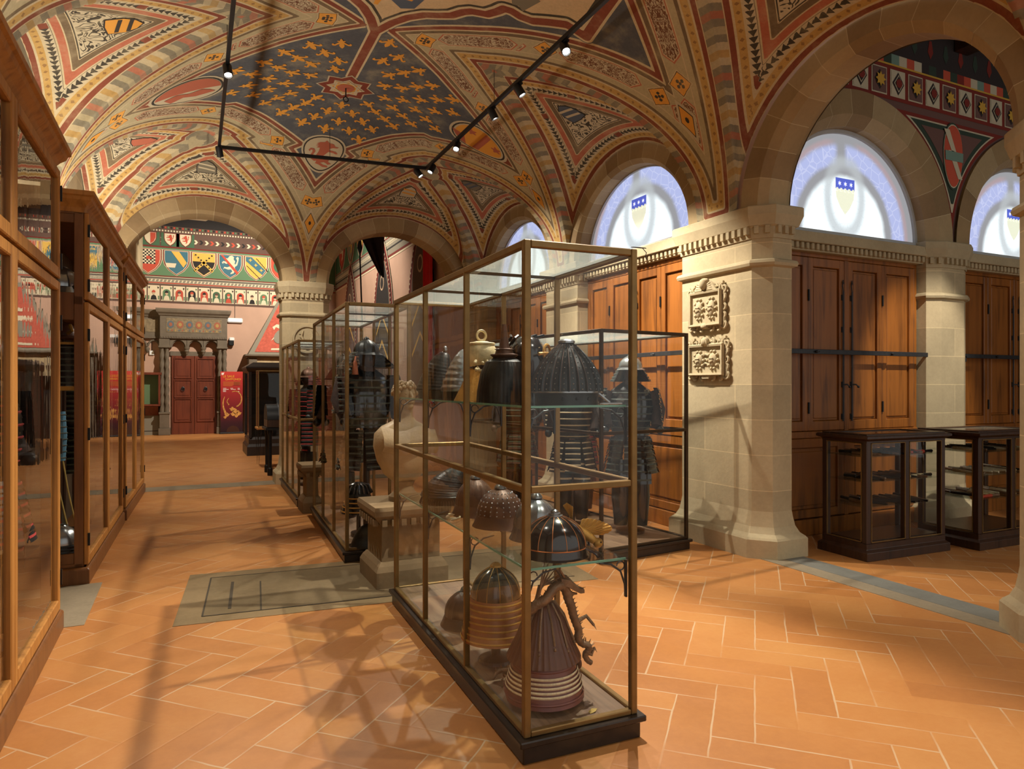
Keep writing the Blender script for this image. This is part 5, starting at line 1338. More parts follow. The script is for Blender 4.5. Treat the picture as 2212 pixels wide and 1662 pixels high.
# ------------------------------------------------------------------ helmets and armours
M['iron_black'] = plain('blackened_iron', rgb(54, 55, 54), .38, .75, .25, 14, .1, 50)
M['lacquer'] = plain('black_lacquer', rgb(26, 24, 25), .18, .1, .15, 8, 0, 60, .6, (1, 1, 1), .4)
M['lacquer_brown'] = plain('brown_lacquer', rgb(88, 56, 44), .34, .1, .2, 10, .05)
M['russet'] = plain('russet_iron', rgb(92, 66, 52), .45, .45, .2, 12, .1)
M['steel'] = plain('bright_steel', rgb(150, 152, 154), .25, .85, .15, 8)
M['gilt'] = plain('gilt_wood', rgb(188, 142, 66), .4, .4, .2, 20, .2)
M['copper_line'] = plain('copper_line', rgb(190, 116, 64), .35, .7, .1)
M['cord_white'] = plain('white_cord', rgb(212, 198, 164), .8, 0, .15, 60, .4, 120)
M['cord_blue'] = plain('blue_cord', rgb(84, 134, 164), .8, 0, .2, 60, .4, 120)
M['cord_red'] = plain('red_cord', rgb(150, 48, 44), .8, 0, .2, 50, .3, 120)
M['cord_dark'] = plain('dark_lacing', rgb(78, 86, 80), .7, 0, .3, 50, .4, 120)
M['cord_green'] = plain('green_lacing', rgb(86, 98, 78), .7, 0, .3, 50, .4, 120)
M['ivory'] = plain('ivory_lacquer', rgb(214, 196, 150), .45, 0, .3, 16, .2)
M['bronze'] = plain('bronze', rgb(124, 98, 74), .42, .4, .3, 24, .4, 70)
M['skin_mask'] = plain('mask_lacquer', rgb(70, 52, 44), .4, .2, .2, 14)
M['cloth_dark'] = plain('dark_silk', rgb(58, 46, 42), .85, 0, .3, 20, .3)

def bowl(mb, r, h, z0, p=2.2, n=48, flute=0, nf=24, m=0, top=.03, sx=1, sy=1, steps=16):
    prof = []
    for i in range(steps + 1):
        t = i/steps; prof.append((max(top, r*(1 - t**p)**(1/1.6)), z0 + h*t))
    fn = (lambda a, z: 1 + flute*(abs(((a*nf/(2*pi)) % 1) - .5)*2 - .5)) if flute else None
    return mb.lathe(prof, n, (0, 0, 0), m, sx, sy, fn=fn)
def bowl_r(r, t, p=2.2, top=.03): return max(top, r*(1 - t**p)**(1/1.6))
def neck_guard(mb, rows, r0, r1, z0, z1, a0, a1, m=0, m2=1, n=28, sx=1, sy=1, curve=0.0):
    # overlapping laced plates wrapping the back
    for k in range(rows):
        t0, t1 = k/rows, (k + 1)/rows
        ra, rb = r0 + (r1-r0)*t0, r0 + (r1-r0)*t1 + .004; za, zb = z0 + (z1-z0)*t0, z0 + (z1-z0)*t1
        o = len(mb.v); mb.lathe([(ra, za), (rb, zb), (rb - .006, zb), (ra - .006, za)], n, (0, 0, 0), m, sx, sy, a0, a1)
        mb.lathe([(rb*.5 + ra*.5 + .003, za*.5 + zb*.5 + .006), (rb*.5 + ra*.5 + .006, za*.5 + zb*.5), (rb*.5 + ra*.5 + .003, za*.5 + zb*.5 - .006)], n*2, (0, 0, 0), m2, sx, sy, a0, a1)
        if curve:
            for i in range(o, len(mb.v)):
                x, y, z = mb.v[i]; q = abs(atan2(y, x) - (a0+a1)/2)/((a1-a0)/2); mb.v[i] = (x, y, z + curve*max(0, q-.6))
    return mb

def in_case(x, y):                                       # a spot inside the foreground showcase, in room coordinates
    return (x, y)
SH1, SH2, FLR = 1.507, .808, .117

# the ribbed conical helmet on the upper shelf
o = thing('ribbed_helmet', 'large black conical ribbed helmet with rivets, front of the upper glass shelf', 'helmet', (1.615, 2.80, SH1), .2)
mb = MB(); mb.lathe([(.150, 0), (.148, .02), (.152, .055), (.146, .055), (.142, .0)], 48); mb.build('brow_band', M['iron_black'], o, smooth=.5)
mb = MB(); mb.lathe([(.156, .052), (.168, .055), (.168, .062), (.156, .066)], 48); mb.build('rim', M['steel'], o, smooth=.6)
R = lambda t: .162*(1 - t**1.75)**.92 + .026*t
mb = MB(); mb.lathe([(R(i/22), .06 + .232*i/22) for i in range(23)], 144, fn=lambda a, z: 1 + .055*max(0, 1 - abs(((a*24/(2*pi)) % 1) - .5)*8)); bw = mb.build('bowl', M['iron_black'], o, smooth=.45)
mb = MB()
for k in range(24):
    a = 2*pi*(k + .0)/24
    for i in range(9):
        t = .05 + i*.105; r = R(t)*1.004; mb.ball((r*cos(a), r*sin(a), .06 + .232*t), .0042 - .0016*t, 6)
mb.build('rivets', M['steel'], bw)
mb = MB()
for k in range(24):
    a = 2*pi*(k + .62)/24; mb.tube([(R(t)*1.012*cos(a), R(t)*1.012*sin(a), .06 + .232*t) for t in arc(0, .97, 14)], .0016, 5)
mb.build('rib_lines', M['russet'], bw)
mb = MB(); mb.lathe([(.001, .296), (.022, .296), (.040, .288), (.040, .298), (.026, .306), (.001, .308)], 24); mb.build('crown_cap', M['steel'], o, smooth=.5)
mb = MB(); mb.add([(.148, -.03, .058), (.148, .03, .058), (.205, .028, .012), (.205, -.028, .012), (.146, -.03, .052), (.146, .03, .052), (.203, .028, .006), (.203, -.028, .006)], [(0, 3, 2, 1), (4, 5, 6, 7), (0, 1, 5, 4), (1, 2, 6, 5), (2, 3, 7, 6), (3, 0, 4, 7)]); mb.ball((.176, 0, .038), .008, 8); mb.move(Matrix.Rotation(-.55, 4, 'Z')); mb.build('peak', M['steel'], o)
mb = MB()
for k in range(7): a = -2.4 + k*.42; mb.ball((.149*cos(a), .149*sin(a), .028), .007, 8)
mb.build('band_studs', M['iron_black'], o)
o = thing('metal_pin', 'thin dark metal pin lying on the upper shelf beside the ribbed helmet', 'pin', (1.79, 2.68, SH1), 0)
mb = MB(); mb.tube([(-.07, 0, .004), (.07, .02, .004)], .0035, 6); mb.build('rod', M['steel'], o)

def shell_helmet(label, loc, rz, mat, r=.15, h=.30, lean=.5, rib=9, cap=True):
    # a tall swirling shell that leans over its brow band
    o = thing('shell_helmet', label, 'helmet', loc, rz); rings = []; N = 34
    for i in range(N + 1):
        t = i/N; rr = r*(1 - t)**.62*(1 + .055*abs(sin(t*rib*pi))) + .012; rings.append([(rr*cos(a) + lean*r*t*t, rr*.92*sin(a), .05 + h*t - .16*rr*cos(a)*t*2) for a in arc(0, 2*pi, 28)[:-1]])
    mb = MB(); mb.loft(rings); mb.build('spiral_shell', mat, o, smooth=1.2)
    mb = MB(); mb.lathe([(r*.96, 0), (r*1.02, .05), (r*.9, .06)], 32); mb.build('brow_band', M['iron_black'], o, smooth=.6)
    if cap: MB().ball((lean*r, 0, .05 + h + .015), (.016, .016, .028), 10).build('finial', M['steel'], o, smooth=1)
    return o
shell_helmet('dark grey ridged shell shaped helmet, farthest on the upper shelf', (1.58, 4.52, SH1), -.6, M['iron_black'], .14, .27, .35, 12)
shell_helmet('grey spiral shell helmet with a bright finial on the upper shelf', (1.62, 4.16, SH1), .3, M['steel'], .135, .27, .2, 7)
shell_helmet('reddish brown ridged helmet leaning behind the black ribbed one', (1.735, 3.13, SH1), -.8, M['lacquer_brown'], .105, .20, .9, 12, False)

# ornate ivory helmet with a mask
o = thing('ornate_helmet', 'ivory and gold ornate helmet with a collar, middle of the upper shelf', 'helmet', (1.585, 3.76, SH1), .1)
mb = MB(); mb.lathe([(.02, .20), (.085, .20), (.10, .24), (.098, .29), (.07, .335), (.04, .35), (.001, .352)], 32); mb.build('bowl', M['ivory'], o, smooth=1)
mb = MB(); mb.lathe([(.165, 0), (.15, .03), (.115, .10), (.085, .16), (.07, .19)], 32, fn=lambda a, z: 1 + .03*sin(a*9)); mb.build('collar', M['gilt'], o, smooth=.6)
mb = MB(); mb.tube([(.03*cos(t), 0, .385 + .03*sin(t)) for t in arc(0, 2*pi, 16)[:-1]], .008, 6, closed=True); mb.tube([(.075*cos(t), .075*sin(t), .335) for t in arc(0, 2*pi, 20)[:-1]], .008, 6, closed=True)
for k in range(16): t = k*.7; mb.ball((.10*cos(t*.5) , -.05 - .06*sin(t*.3), .20 + .03*sin(t*2.1)), .012, 6)
mb.build('scrolled_crest', M['ivory'], o, smooth=1)
mb = MB(); mb.ball((0, -.03, .20), (.075, .06, .05), 14); mb.build('face_mask', M['skin_mask'], o, smooth=1)

# bell shaped helmet
o = thing('bell_helmet', 'grey bell shaped helmet with a stepped collar behind the left front post', 'helmet', (1.555, 3.37, SH1), 0)
mb = MB(); mb.lathe([(.150, 0), (.146, .06), (.13, .15), (.10, .215), (.055, .24), (.03, .245)], 96, fn=lambda a, z: 1 + .012*cos(a*32)); mb.build('bowl', M['iron_black'], o, smooth=.6)
mb = MB(); mb.lathe([(.055, .235), (.075, .25), (.075, .256), (.05, .262), (.045, .28), (.055, .284), (.03, .29), (.02, .35), (.012, .42)], 32); mb.build('collar', M['russet'], o, smooth=.6)
# crested black helmet
o = thing('crested_helmet', 'smooth black helmet with a gold crest ring on its brow, on the upper shelf', 'helmet', (1.73, 3.44, SH1 + .0), -.9)
mb = MB(); mb.lathe([(.085, 0), (.09, .10), (.10, .17), (.105, .22), (.10, .29), (.07, .345), (.03, .365), (.001, .37)], 36, sy=1.1); mb.build('bowl', M['lacquer'], o, smooth=1)
mb = MB(); mb.tube([(.12 , .045*cos(t), .27 + .045*sin(t)) for t in arc(0, 2*pi, 18)[:-1]], .008, 6, closed=True); mb.tube([(.11, -.09, .26), (.125, -.04, .265), (.125, .04, .265), (.11, .09, .26)], .009, 6); mb.build('gold_crest', M['gilt'], o)
mb = MB()
for k in range(5): mb.tube([(.0 + .1*sin(k*.5-1), .02*k - .04, .37), (-.05, .05*(k-2), .355), (-.1, .05*(k-2), .30)], .008, 5)
mb.build('ridges', M['iron_black'], o)

# the black lacquer helmet with the gilt bird on the lower shelf
o = thing('lacquer_helmet', 'shiny black lacquer helmet with copper lines, front of the lower glass shelf', 'helmet', (1.54, 2.78, SH2), .1)
mb = MB(); mb.lathe([(.152, 0), (.160, .004), (.154, .012), (.150, .045), (.146, .05), (.14, .0)], 48); mb.build('brow_band', M['lacquer'], o, smooth=.5)
Rb = lambda t: .149*(1 - t**2.1)**.55
mb = MB(); mb.lathe([(max(.02, Rb(i/18)), .048 + .138*i/18) for i in range(19)], 64); mb.build('bowl', M['lacquer'], o, smooth=1)
mb = MB()
for k in range(14):
    a = 2*pi*k/14; mb.tube([(max(.03, Rb(t)*1.002)*cos(a), max(.03, Rb(t)*1.002)*sin(a), .048 + .138*t) for t in arc(0, .96, 12)], .0017, 5)
mb.tube([(.1515*cos(t), .1515*sin(t), .047) for t in arc(0, 2*pi, 40)[:-1]], .0024, 5, closed=True); mb.build('copper_lines', M['copper_line'], o)
mb = MB(); mb.lathe([(.038, .178), (.038, .186), (.028, .188), (.028, .196), (.018, .198), (.018, .206), (.008, .212), (.001, .214)], 24); mb.build('crown_finial', M['steel'], o, smooth=.5)
mb = MB(); mb.loft([[(.14, -.05, .05), (.15, 0, .055), (.14, .05, .05)], [(.19, -.04, .02), (.205, 0, .025), (.19, .04, .02)], [(.20, -.025, .0), (.215, 0, .004), (.20, .025, .0)]], closed=False); mb.move(Matrix.Rotation(-.75, 4, 'Z')); mb.build('turned_ear', M['lacquer'], o, smooth=1)
def bird():
    o = thing('gilt_bird', 'gilt wooden bird with spread wings diving beside the black lacquer helmet', 'ornament', (1.705, 2.745, SH2), -.35)
    # body from tail (left, up) to head (right, down); local x to the right of the picture
    mb = MB(); B = [(-.085, .0, .15), (-.06, 0, .125), (-.03, -.004, .10), (.0, -.008, .075), (.022, -.01, .06), (.034, -.012, .052)]
    mb.tube(B, [.008, .014, .02, .022, .018, .012], 12); mb.ball((.040, -.014, .05), (.024, .022, .024), 14); mb.build('body', M['gilt'], o, smooth=1.2)
    mb = MB(); mb.tube([(.054, -.018, .038), (.062, -.02, .022), (.060, -.02, .004)], [.008, .005, .001], 8); mb.build('beak', M['bronze'], o, smooth=1)
    mb = MB(); mb.ball((.050, -.032, .056), .0045, 8); mb.build('eye', M['lacquer'], o)
    def wing(root, tips, nm):
        mb = MB(); n = len(tips)
        for i, (a, b) in enumerate(zip(tips[:-1], tips[1:])):
            a = Vector(a); b = Vector(b); r0 = Vector(root[0]).lerp(Vector(root[1]), i/(n-1)); r1 = Vector(root[0]).lerp(Vector(root[1]), (i+1)/(n-1)); md = (a + b)/2 + Vector((0, -.003, .004)); rm = (r0 + r1)/2 + Vector((0, -.004, 0)); y = Vector((0, .005, 0))
            for off in (Vector((0, 0, 0)), y): mb.add([r0 + off, rm + off, md + off, a + off, r1 + off, b + off], [(0, 1, 2, 3), (1, 4, 5, 2)])
            mb.add([a, md, b, b + y, md + y, a + y], [(0, 1, 4, 5), (1, 2, 3, 4)])
        mb.build(nm, M['gilt'], o)
    wing(((-.055, 0, .115), (-.085, 0, .13)), [(-.075 + .006*k - .012*k, .0, .235 - .004*abs(k-5) - (.0 if k < 9 else .006)) for k in range(0, 9)][::-1], 'wing')
    wing(((-.045, -.005, .12), (.005, -.01, .085)), [(-.035, 0, .155), (-.015, .005, .158), (.005, .01, .157), (.025, .014, .153), (.045, .018, .148), (.065, .02, .142), (.085, .022, .132), (.105, .024, .122), (.118, .024, .108), (.112, .022, .095), (.095, .018, .086), (.07, .01, .08)], 'wing')
    mb = MB(); mb.tube([(-.08, .0, .148), (-.04, .012, .10), (.0, .012, .05), (.01, .01, .0)], .006, 6); mb.build('mount', M['lacquer'], o)
bird()
def ridge_helmet(label, loc, rz, mat, r=.14, h=.17, nf=20, stud=False, guard=True):
    o = thing('ridge_helmet', label, 'helmet', loc, rz)
    mb = MB(); Rr = lambda t: r*(1 - t**2.2)**.6; zb = .06 if guard else .02
    mb.lathe([(max(.02, Rr(i/16)), zb + h*i/16) for i in range(17)], 96, fn=lambda a, z: 1 + .03*max(0, 1 - abs(((a*nf/(2*pi)) % 1) - .5)*7)); mb.build('bowl', mat, o, smooth=.6)
    if stud:
        mb = MB()
        for k in range(nf):
            for i in range(6): a = 2*pi*(k+.5)/nf; t = .08 + .15*i; mb.ball((Rr(t)*cos(a), Rr(t)*sin(a), zb + h*t), .005, 6)
        mb.build('studs', M['steel'], o)
    mb = MB(); mb.lathe([(.02, zb + h - .006), (.035, zb + h - .002), (.03, zb + h + .01), (.018, zb + h + .022), (.001, zb + h + .026)], 20); mb.build('crown_finial', M['steel'], o, smooth=.5)
    if guard:
        mb = MB(); mb.lathe([(r*1.22, 0), (r*1.14, .018), (r*1.02, .06), (r*.95, .06)], 40); mb.build('flared_brim', mat, o, smooth=.6)
    return o
ridge_helmet('pale steel helmet with a flared brim behind the lacquer helmet', (1.625, 3.13, SH2), 0, M['steel'], .115, .15, 8)
ridge_helmet('brown studded helmet in the middle of the lower glass shelf', (1.59, 3.50, SH2), 0, M['russet'], .13, .15, 22, True)
ridge_helmet('narrow ridged brown helmet fourth along the lower glass shelf', (1.59, 3.87, SH2), 0, M['russet'], .12, .16, 26)
o = shell_helmet('dark sweeping shell helmet with a fringe, farthest on the lower shelf', (1.56, 4.33, SH2), -.3, M['iron_black'], .15, .19, .8, 14, False)
mb = MB()
for k in range(60): a = 2*pi*k/60; mb.tube([(.15*cos(a), .14*sin(a), .05), (.165*cos(a), .155*sin(a), .02), (.168*cos(a), .157*sin(a), .002)], .003, 4)
mb.build('hair_fringe', M['cloth_dark'], o)
o = thing('tasselled_cord', 'knotted cream cord lying at the edge of the lower shelf', 'cord', (1.44, 3.72, SH2))
mb = MB(); mb.tube([(-.06 + .03*sin(t*1.7) + .012*t, .05*cos(t) + .02*t, .006) for t in arc(0, 9, 40)], .006, 6); mb.ball((-.06, .06, .012), .014, 8); mb.build('cord', M['cord_white'], o, smooth=1)

# dragon helmet on the case floor
def dragon_helmet():
    o = thing('dragon_helmet', 'brown conical helmet with a carved dragon crest on the case floor', 'helmet', (1.515, 2.84, FLR), 0)
    mb = MB(); mb.lathe([(.175, .205), (.172, .215), (.13, .30), (.095, .39), (.065, .445), (.04, .468), (.001, .475)], 120, fn=lambda a, z: 1 + .012*cos(a*40)); mb.build('bowl', M['lacquer_brown'], o, smooth=.6)
    mb = MB(); neck_guard(mb, 1, .14, .15, .205, .165, -4.2, 1.05, 0, 0); neck_guard(mb, 5, .15, .178, .165, .075, -4.0, .9, 0, 1); neck_guard(mb, 1, .178, .186, .075, .03, -4.0, .9, 0, 0, curve=.02)
    mb.build('neck_guard', [plain('purple_lacquer', rgb(112, 66, 62), .35, .1, .15, 9), M['cord_white']], o, smooth=.6)
    for s in (0, 1):
        mb = MB(); mb.ball((0, 0, 0), (.012, .03, .03), 12); mb.move(Matrix.Translation((.205*cos(.75), -.205*.0 + .0, .155 - s*.06)) @ Matrix.Translation((.02, -.03, 0))); mb.build('turned_ear', M['lacquer_brown'], o, smooth=1)
    mb = MB(); mb.lathe([(.055, 0), (.05, .01), (.02, .03), (.02, .18)], 16); mb.build('stand', M['dark_wood'], o)
    mb = MB()
    for k in range(6):
        a = -2.7 + k*.5; mb.tube([(.05*cos(a), .05*sin(a), .462), (.10*cos(a), .10*sin(a), .395), (.142*cos(a), .142*sin(a), .30 - .02*(k % 2))], [.007, .005, .006], 6); mb.ball((.146*cos(a), .146*sin(a), .285 - .02*(k % 2)), .008, 6)
    mb.build('claws', M['bronze'], o, smooth=1)
    d = MB()
    P = [(-.12, .02, .42), (-.075, .0, .47), (-.03, -.02, .50), (.01, -.02, .545), (.055, -.01, .55), (.085, .0, .52), (.10, .0, .475), (.115, .0, .44), (.125, .0, .40), (.14, .0, .36), (.155, 0, .32), (.15, 0, .285), (.175, 0, .255), (.20, -.01, .245), (.205, -.01, .225), (.19, 0, .20), (.205, 0, .17), (.225, 0, .155)]
    P = [(x, y - .06, z) for x, y, z in P]
    def smoothp(P, n=4):
        P = [Vector(p) for p in P]; out = []
        for i in range(len(P)-1):
            p0, p1, p2, p3 = P[max(i-1, 0)], P[i], P[i+1], P[min(i+2, len(P)-1)]
            for j in range(n):
                t = j/n; out.append(.5*((2*p1) + (p2-p0)*t + (2*p0-5*p1+4*p2-p3)*t*t + (3*p1-p0-3*p2+p3)*t**3))
        return out + [P[-1]]
    Q = smoothp(P); n = len(Q)
    d.tube(Q, [.023*(1 - .5*(i/n)**1.5)*(1 + .14*(i % 2)) for i in range(n)], 9)
    for i in range(2, n - 6, 2):
        p = Q[i]; tdir = (Q[i+1] - Q[i-1]).normalized(); up = Vector((0, 1, 0)).cross(tdir).normalized() * -1
        d.tube([p, p + up*.034 - tdir*.006], [.008, .001], 4)
    dr = d.build('dragon', M['bronze'], o, smooth=.9)
    h = MB(); c = Vector((.085, -.06, .53)); h.loft([[c + Vector((x*1.25, y*w*1.5, (z*w + zz)*1.35)) for y, z in ((-1, -.6), (-1, .5), (-.3, 1), (.3, 1), (1, .5), (1, -.6))] for x, w, zz, ox in ((-.03, .018, .03, 0), (.0, .024, .022, 0), (.03, .018, .0, 0), (.055, .014, -.014, 0), (.075, .010, -.018, 0))])
    for s in (-1, 1):
        h.tube([c + Vector((-.01, s*.014, .045)), c + Vector((-.05, s*.03, .10)), c + Vector((-.04, s*.035, .145))], [.008, .006, .001], 5); h.tube([c + Vector((.05, s*.01, -.01)), c + Vector((.09, s*.03, .0))], [.003, .001], 4)
    h.tube([c + Vector((.0, 0, -.005)), c + Vector((.03, 0, -.03)), c + Vector((.06, 0, -.035))], [.012, .009, .005], 6); h.build('dragon_head', M['bronze'], dr, smooth=.8)
    for (a, b, e) in (((.135, -.06, .36), (.185, -.08, .39), (.22, -.09, .345)), ((.19, -.06, .215), (.22, -.07, .20), (.235, -.07, .23))):
        l = MB(); l.tube([a, b, e], [.013, .010, .007], 7)
        for k in (-1, 0, 1): l.tube([e, (e[0] + .012 + .006*k, e[1] + .015*k, e[2] - .018)], [.005, .001], 4)
        l.build('dragon_leg', M['bronze'], dr, smooth=.8)
    w = MB()
    for k in range(7):
        t = k/6; w.tube([(-.10 + .02*t, -.05, .44), (-.06 + .03*t, -.07 + .01*k, .52 + .02*t), (-.03 + .10*t - .02*k*.0, -.07, .60 + .08*(1-t) - .03*t)], [.008, .007, .002], 5)
    w.build('dragon_tail_flames', M['bronze'], dr, smooth=.8)
dragon_helmet()
# second laced guard on the floor; its gilt-lined dome is a reflection modelled solid
o = thing('laced_helmet', 'broad gold laced neck guard under a modelled reflection of a dark dome, second on the case floor', 'helmet', (1.50, 3.36, FLR), -.25)
mb = MB(); bowl(mb, .135, .16, .345, 2.2, 48, 0); mb.build('bowl', M['lacquer'], o, smooth=1)
mb = MB()
for k in range(12): a = 2*pi*k/12; mb.tube([(bowl_r(.135, t)*1.003*cos(a), bowl_r(.135, t)*1.003*sin(a), .345 + .16*t) for t in arc(0, .98, 10)], .0018, 4)
mb.lathe([(.034, .498), (.03, .512), (.014, .525), (.001, .528)], 16); mb.build('reflected_lines', M['gilt'], o)
mb = MB(); neck_guard(mb, 7, .14, .185, .345, .13, -pi, pi-.001, 0, 1); mb.build('neck_guard', [plain('tan_lacquer', rgb(150, 92, 52), .35, .2, .2, 12), M['gilt']], o, smooth=.6)
mb = MB(); mb.lathe([(.10, 0), (.09, .015), (.025, .03), (.025, .36)], 20); mb.build('stand', M['dark_wood'], o)
ridge_helmet('small dark ribbed helmet at the back of the case floor', (1.56, 3.95, FLR), 0, M['iron_black'], .13, .15, 18)
o = thing('bronze_dragon', 'small bronze dragon lying on the case floor behind the dragon helmet', 'ornament', (1.50, 3.10, FLR), 0)
mb = MB(); mb.tube([(-.13 + .026*k, .02*sin(k*1.2), .02 + .035*abs(sin(k*.55))) for k in range(12)], [.006 + .012*sin(pi*k/11) for k in range(12)], 8)
for k in range(1, 11): mb.tube([(-.13 + .026*k, .02*sin(k*1.2), .03 + .035*abs(sin(k*.55))), (-.135 + .026*k, .02*sin(k*1.2), .055 + .035*abs(sin(k*.55)))], [.006, .001], 4)
mb.build('body', M['bronze'], o, smooth=1); mb = MB()
for x in (-.07, .08):
    for s in (-1, 1): mb.tube([(x, 0, .03), (x + .01, s*.03, .03), (x + .02, s*.04, .004)], [.008, .006, .005], 6)
mb.build('legs', M['bronze'], o)
o = thing('yellow_leaf', 'small yellowish dry leaf on the case floor by the front rail', 'leaf', (1.66, 2.64, FLR + .001), .4)
MB().add([(-.03, -.008, 0), (0, -.016, .004), (.035, 0, .0), (.01, .012, .006), (-.02, .010, .003)], [(0, 1, 2, 3, 4)]).build('blade', plain('dry_leaf', rgb(186, 160, 90), .8), o)

# standing armours
def lamellar(mb, rings, m=0, m2=1, n=24, lace=True):
    # rings: (rx, ry, z, y offset); stepped plates with a lacing line between
    for (a, b) in zip(rings[:-1], rings[1:]):
        mb.lathe([(1, 0)], 3) if False else None
        V = []
        for rx, ry, z, oy in (a, (b[0]*1.03, b[1]*1.03, b[2], b[3])): V.append([(rx*cos(t), oy + ry*sin(t), z) for t in arc(0, 2*pi, n)[:-1]])
        mb.loft(V, m, caps=False)
        if lace:
            rx, ry, z, oy = [(p + q)/2 for p, q in zip(a, b)]; rx *= 1.02; ry *= 1.02; h = abs(a[2]-b[2])*.11
            mb.loft([[((rx+d)*cos(t), oy + (ry+d)*sin(t), z + dz) for t in arc(0, 2*pi, n*2)[:-1]] for d, dz in ((.001, h), (.006, 0), (.001, -h))], m2, caps=False)
def plate_grid(mb, c, u, v, w, h, rows, m=0, m2=1, bow=.03, nrm=(0, -1, 0)):
    c = Vector(c); u = Vector(u).normalized(); v = Vector(v).normalized(); nn = Vector(nrm).normalized()
    for k in range(rows):
        z0, z1 = k/rows*h, (k+1)/rows*h; S_ = []
        for z, off in ((z0, .0), (z1, .012), (z1, .004)):
            S_.append([c + u*(w*(x - .5)*(1 + .08*k/rows)) - v*z + nn*(off + bow*(1 - (2*x-1)**2)) for x in (0, .17, .33, .5, .67, .83, 1)])
        mb.loft(S_, m, closed=False)
        zc = (z0+z1)/2; T = []
        for dz in (-h/rows*.12, h/rows*.12): T.append([c + u*(w*(x-.5)*(1+.08*k/rows)) - v*(zc+dz) + nn*(.010 + bow*(1-(2*x-1)**2)) for x in (0, .17, .33, .5, .67, .83, 1)])
        mb.loft(T, m2, closed=False)
    return mb
def armour(label, loc, rz, H=1.80, plate='iron_black', lace='cord_dark', bowlm='iron_black', brim=1.0, crest=None, legs=True, tassel=False):
    # local -y is the front
    o = thing('standing_armour', label, 'armour', loc, rz); k = H/1.80; pm = [M[plate], M[lace]]
    def B(mb, name, mats, parent=o, smooth=.8):
        mb.move(Matrix.Scale(k, 4)); return mb.build(name, mats, parent, smooth=smooth)
    mb = MB(); lamellar(mb, [(.19, .13, 1.42, 0), (.215, .15, 1.36, 0), (.225, .165, 1.29, 0), (.225, .17, 1.22, 0), (.215, .165, 1.15, 0), (.20, .155, 1.08, 0), (.185, .145, 1.02, 0), (.185, .14, .97, 0)]); mb.loft([[(.19*s*cos(t), .13*s*sin(t), z) for t in arc(0, 2*pi, 24)[:-1]] for s, z in ((1, 1.42), (.6, 1.47), (.38, 1.50))], 0); B(mb, 'cuirass', pm)
    for i in range(7):
        a = -pi/2 + (i - 3)*.86; c = (.18*cos(a), .14*sin(a), .955); nn = (cos(a), sin(a), .18)
        mb = MB(); plate_grid(mb, c, (-sin(a), cos(a), 0), (-.22*cos(a), -.22*sin(a), 1), .16, .36, 6, 0, 1, .012, nn); B(mb, 'skirt_panel', pm)
    for s in (-1, 1):
        mb = MB(); plate_grid(mb, (s*.24, -.03, 1.44), (0, 1, 0) if s > 0 else (0, -1, 0), (-.10*s, 0, 1), .29, .34, 7, 0, 1, .03, (s, -.15, 0)); B(mb, 'shoulder_guard', pm)
        mb = MB(); mb.tube([(s*.21, 0, 1.40), (s*.27, -.03, 1.22), (s*.24, -.13, 1.06)], [.075, .07, .055], 12); B(mb, 'sleeve', M['cloth_dark'])
        mb = MB(); mb.ball((s*.265, -.16, 1.03), (.04, .05, .045), 10); B(mb, 'hand_guard', M[plate])
        if legs:
            mb = MB(); plate_grid(mb, (s*.10, -.12, .74), (1, 0, 0), (0, 0, 1), .17, .24, 3, 0, 1, .03); B(mb, 'thigh_guard', pm)
            mb = MB(); mb.lathe([(.065, .08), (.075, .2), (.09, .36), (.085, .50)], 14, (s*.10, -.02, 0)); B(mb, 'greave', M[plate])
    mb = MB(); mb.ball((0, -.02, 1.585), (.072, .085, .10), 16); mb.tube([(0, -.10, 1.60), (0, -.125, 1.575), (0, -.105, 1.565)], .014, 7); mb.lathe([(.085, 1.47), (.07, 1.52), (.06, 1.54)], 16); mk = B(mb, 'face_mask', M['skin_mask'])
    mb = MB(); mb.lathe([(max(.02, .115*(1 - (i/12)**2.2)**.6), 1.635 + .125*i/12) for i in range(13)], 72, fn=lambda a, z: 1 + .03*max(0, 1 - abs(((a*18/(2*pi)) % 1) - .5)*7)); mb.lathe([(.03, 1.752), (.022, 1.772), (.001, 1.786)], 12); hb = B(mb, 'helmet_bowl', M[bowlm])
    mb = MB(); neck_guard(mb, 5, .118, .20*brim, 1.645, 1.50, -.55, pi + .55, 0, 1); B(mb, 'neck_guard', pm)
    mb = MB(); mb.loft([[(.118*cos(t), .118*sin(t), 1.64) for t in arc(pi + .3, 2*pi - .3, 12)], [(.15*cos(t), .175*sin(t), 1.615) for t in arc(pi + .3, 2*pi - .3, 12)]], closed=False); B(mb, 'peak', M[bowlm])
    if crest:
        mb = MB()
        for s in (-1, 1): mb.tube([(s*.03, -.12, 1.67), (s*.09, -.14, 1.76), (s*.10, -.13, 1.90)], [.014, .012, .002], 6)
        B(mb, 'horned_crest', M[crest], hb)
    if tassel:
        mb = MB(); mb.tube([(-.14, -.10, 1.60), (-.15, -.11, 1.56)], .008, 5); mb.lathe([(.012, .0), (.02, -.03), (.03, -.12), (.001, -.12)], 10, (-.15, -.11, 1.56)); B(mb, 'tassel', plain('orange_tassel', rgb(176, 104, 70), .85, 0, .2, 30))
    mb = MB(); mb.lathe([(.14, 0), (.14, .03), (.03, .05), (.03, .95)], 16); B(mb, 'stand', M['dark_wood'])
    return o
armour('black armour with a broad flaring neck guard and orange tassel in the tall showcase', (1.60, 6.72, .112), .15, 1.98, 'lacquer', 'cord_dark', 'iron_black', 1.35, None, False, True)
armour('dim dark armour at the back of the tall showcase', (1.58, 7.75, .112), -1.2, 1.85, 'iron_black', 'cord_green', 'iron_black', 1.1)
armour('purple laced armour in the farthest showcase', (1.60, 10.3, .132), -1.2, 1.75, 'iron_black', 'cord_red', 'russet', 1.1)
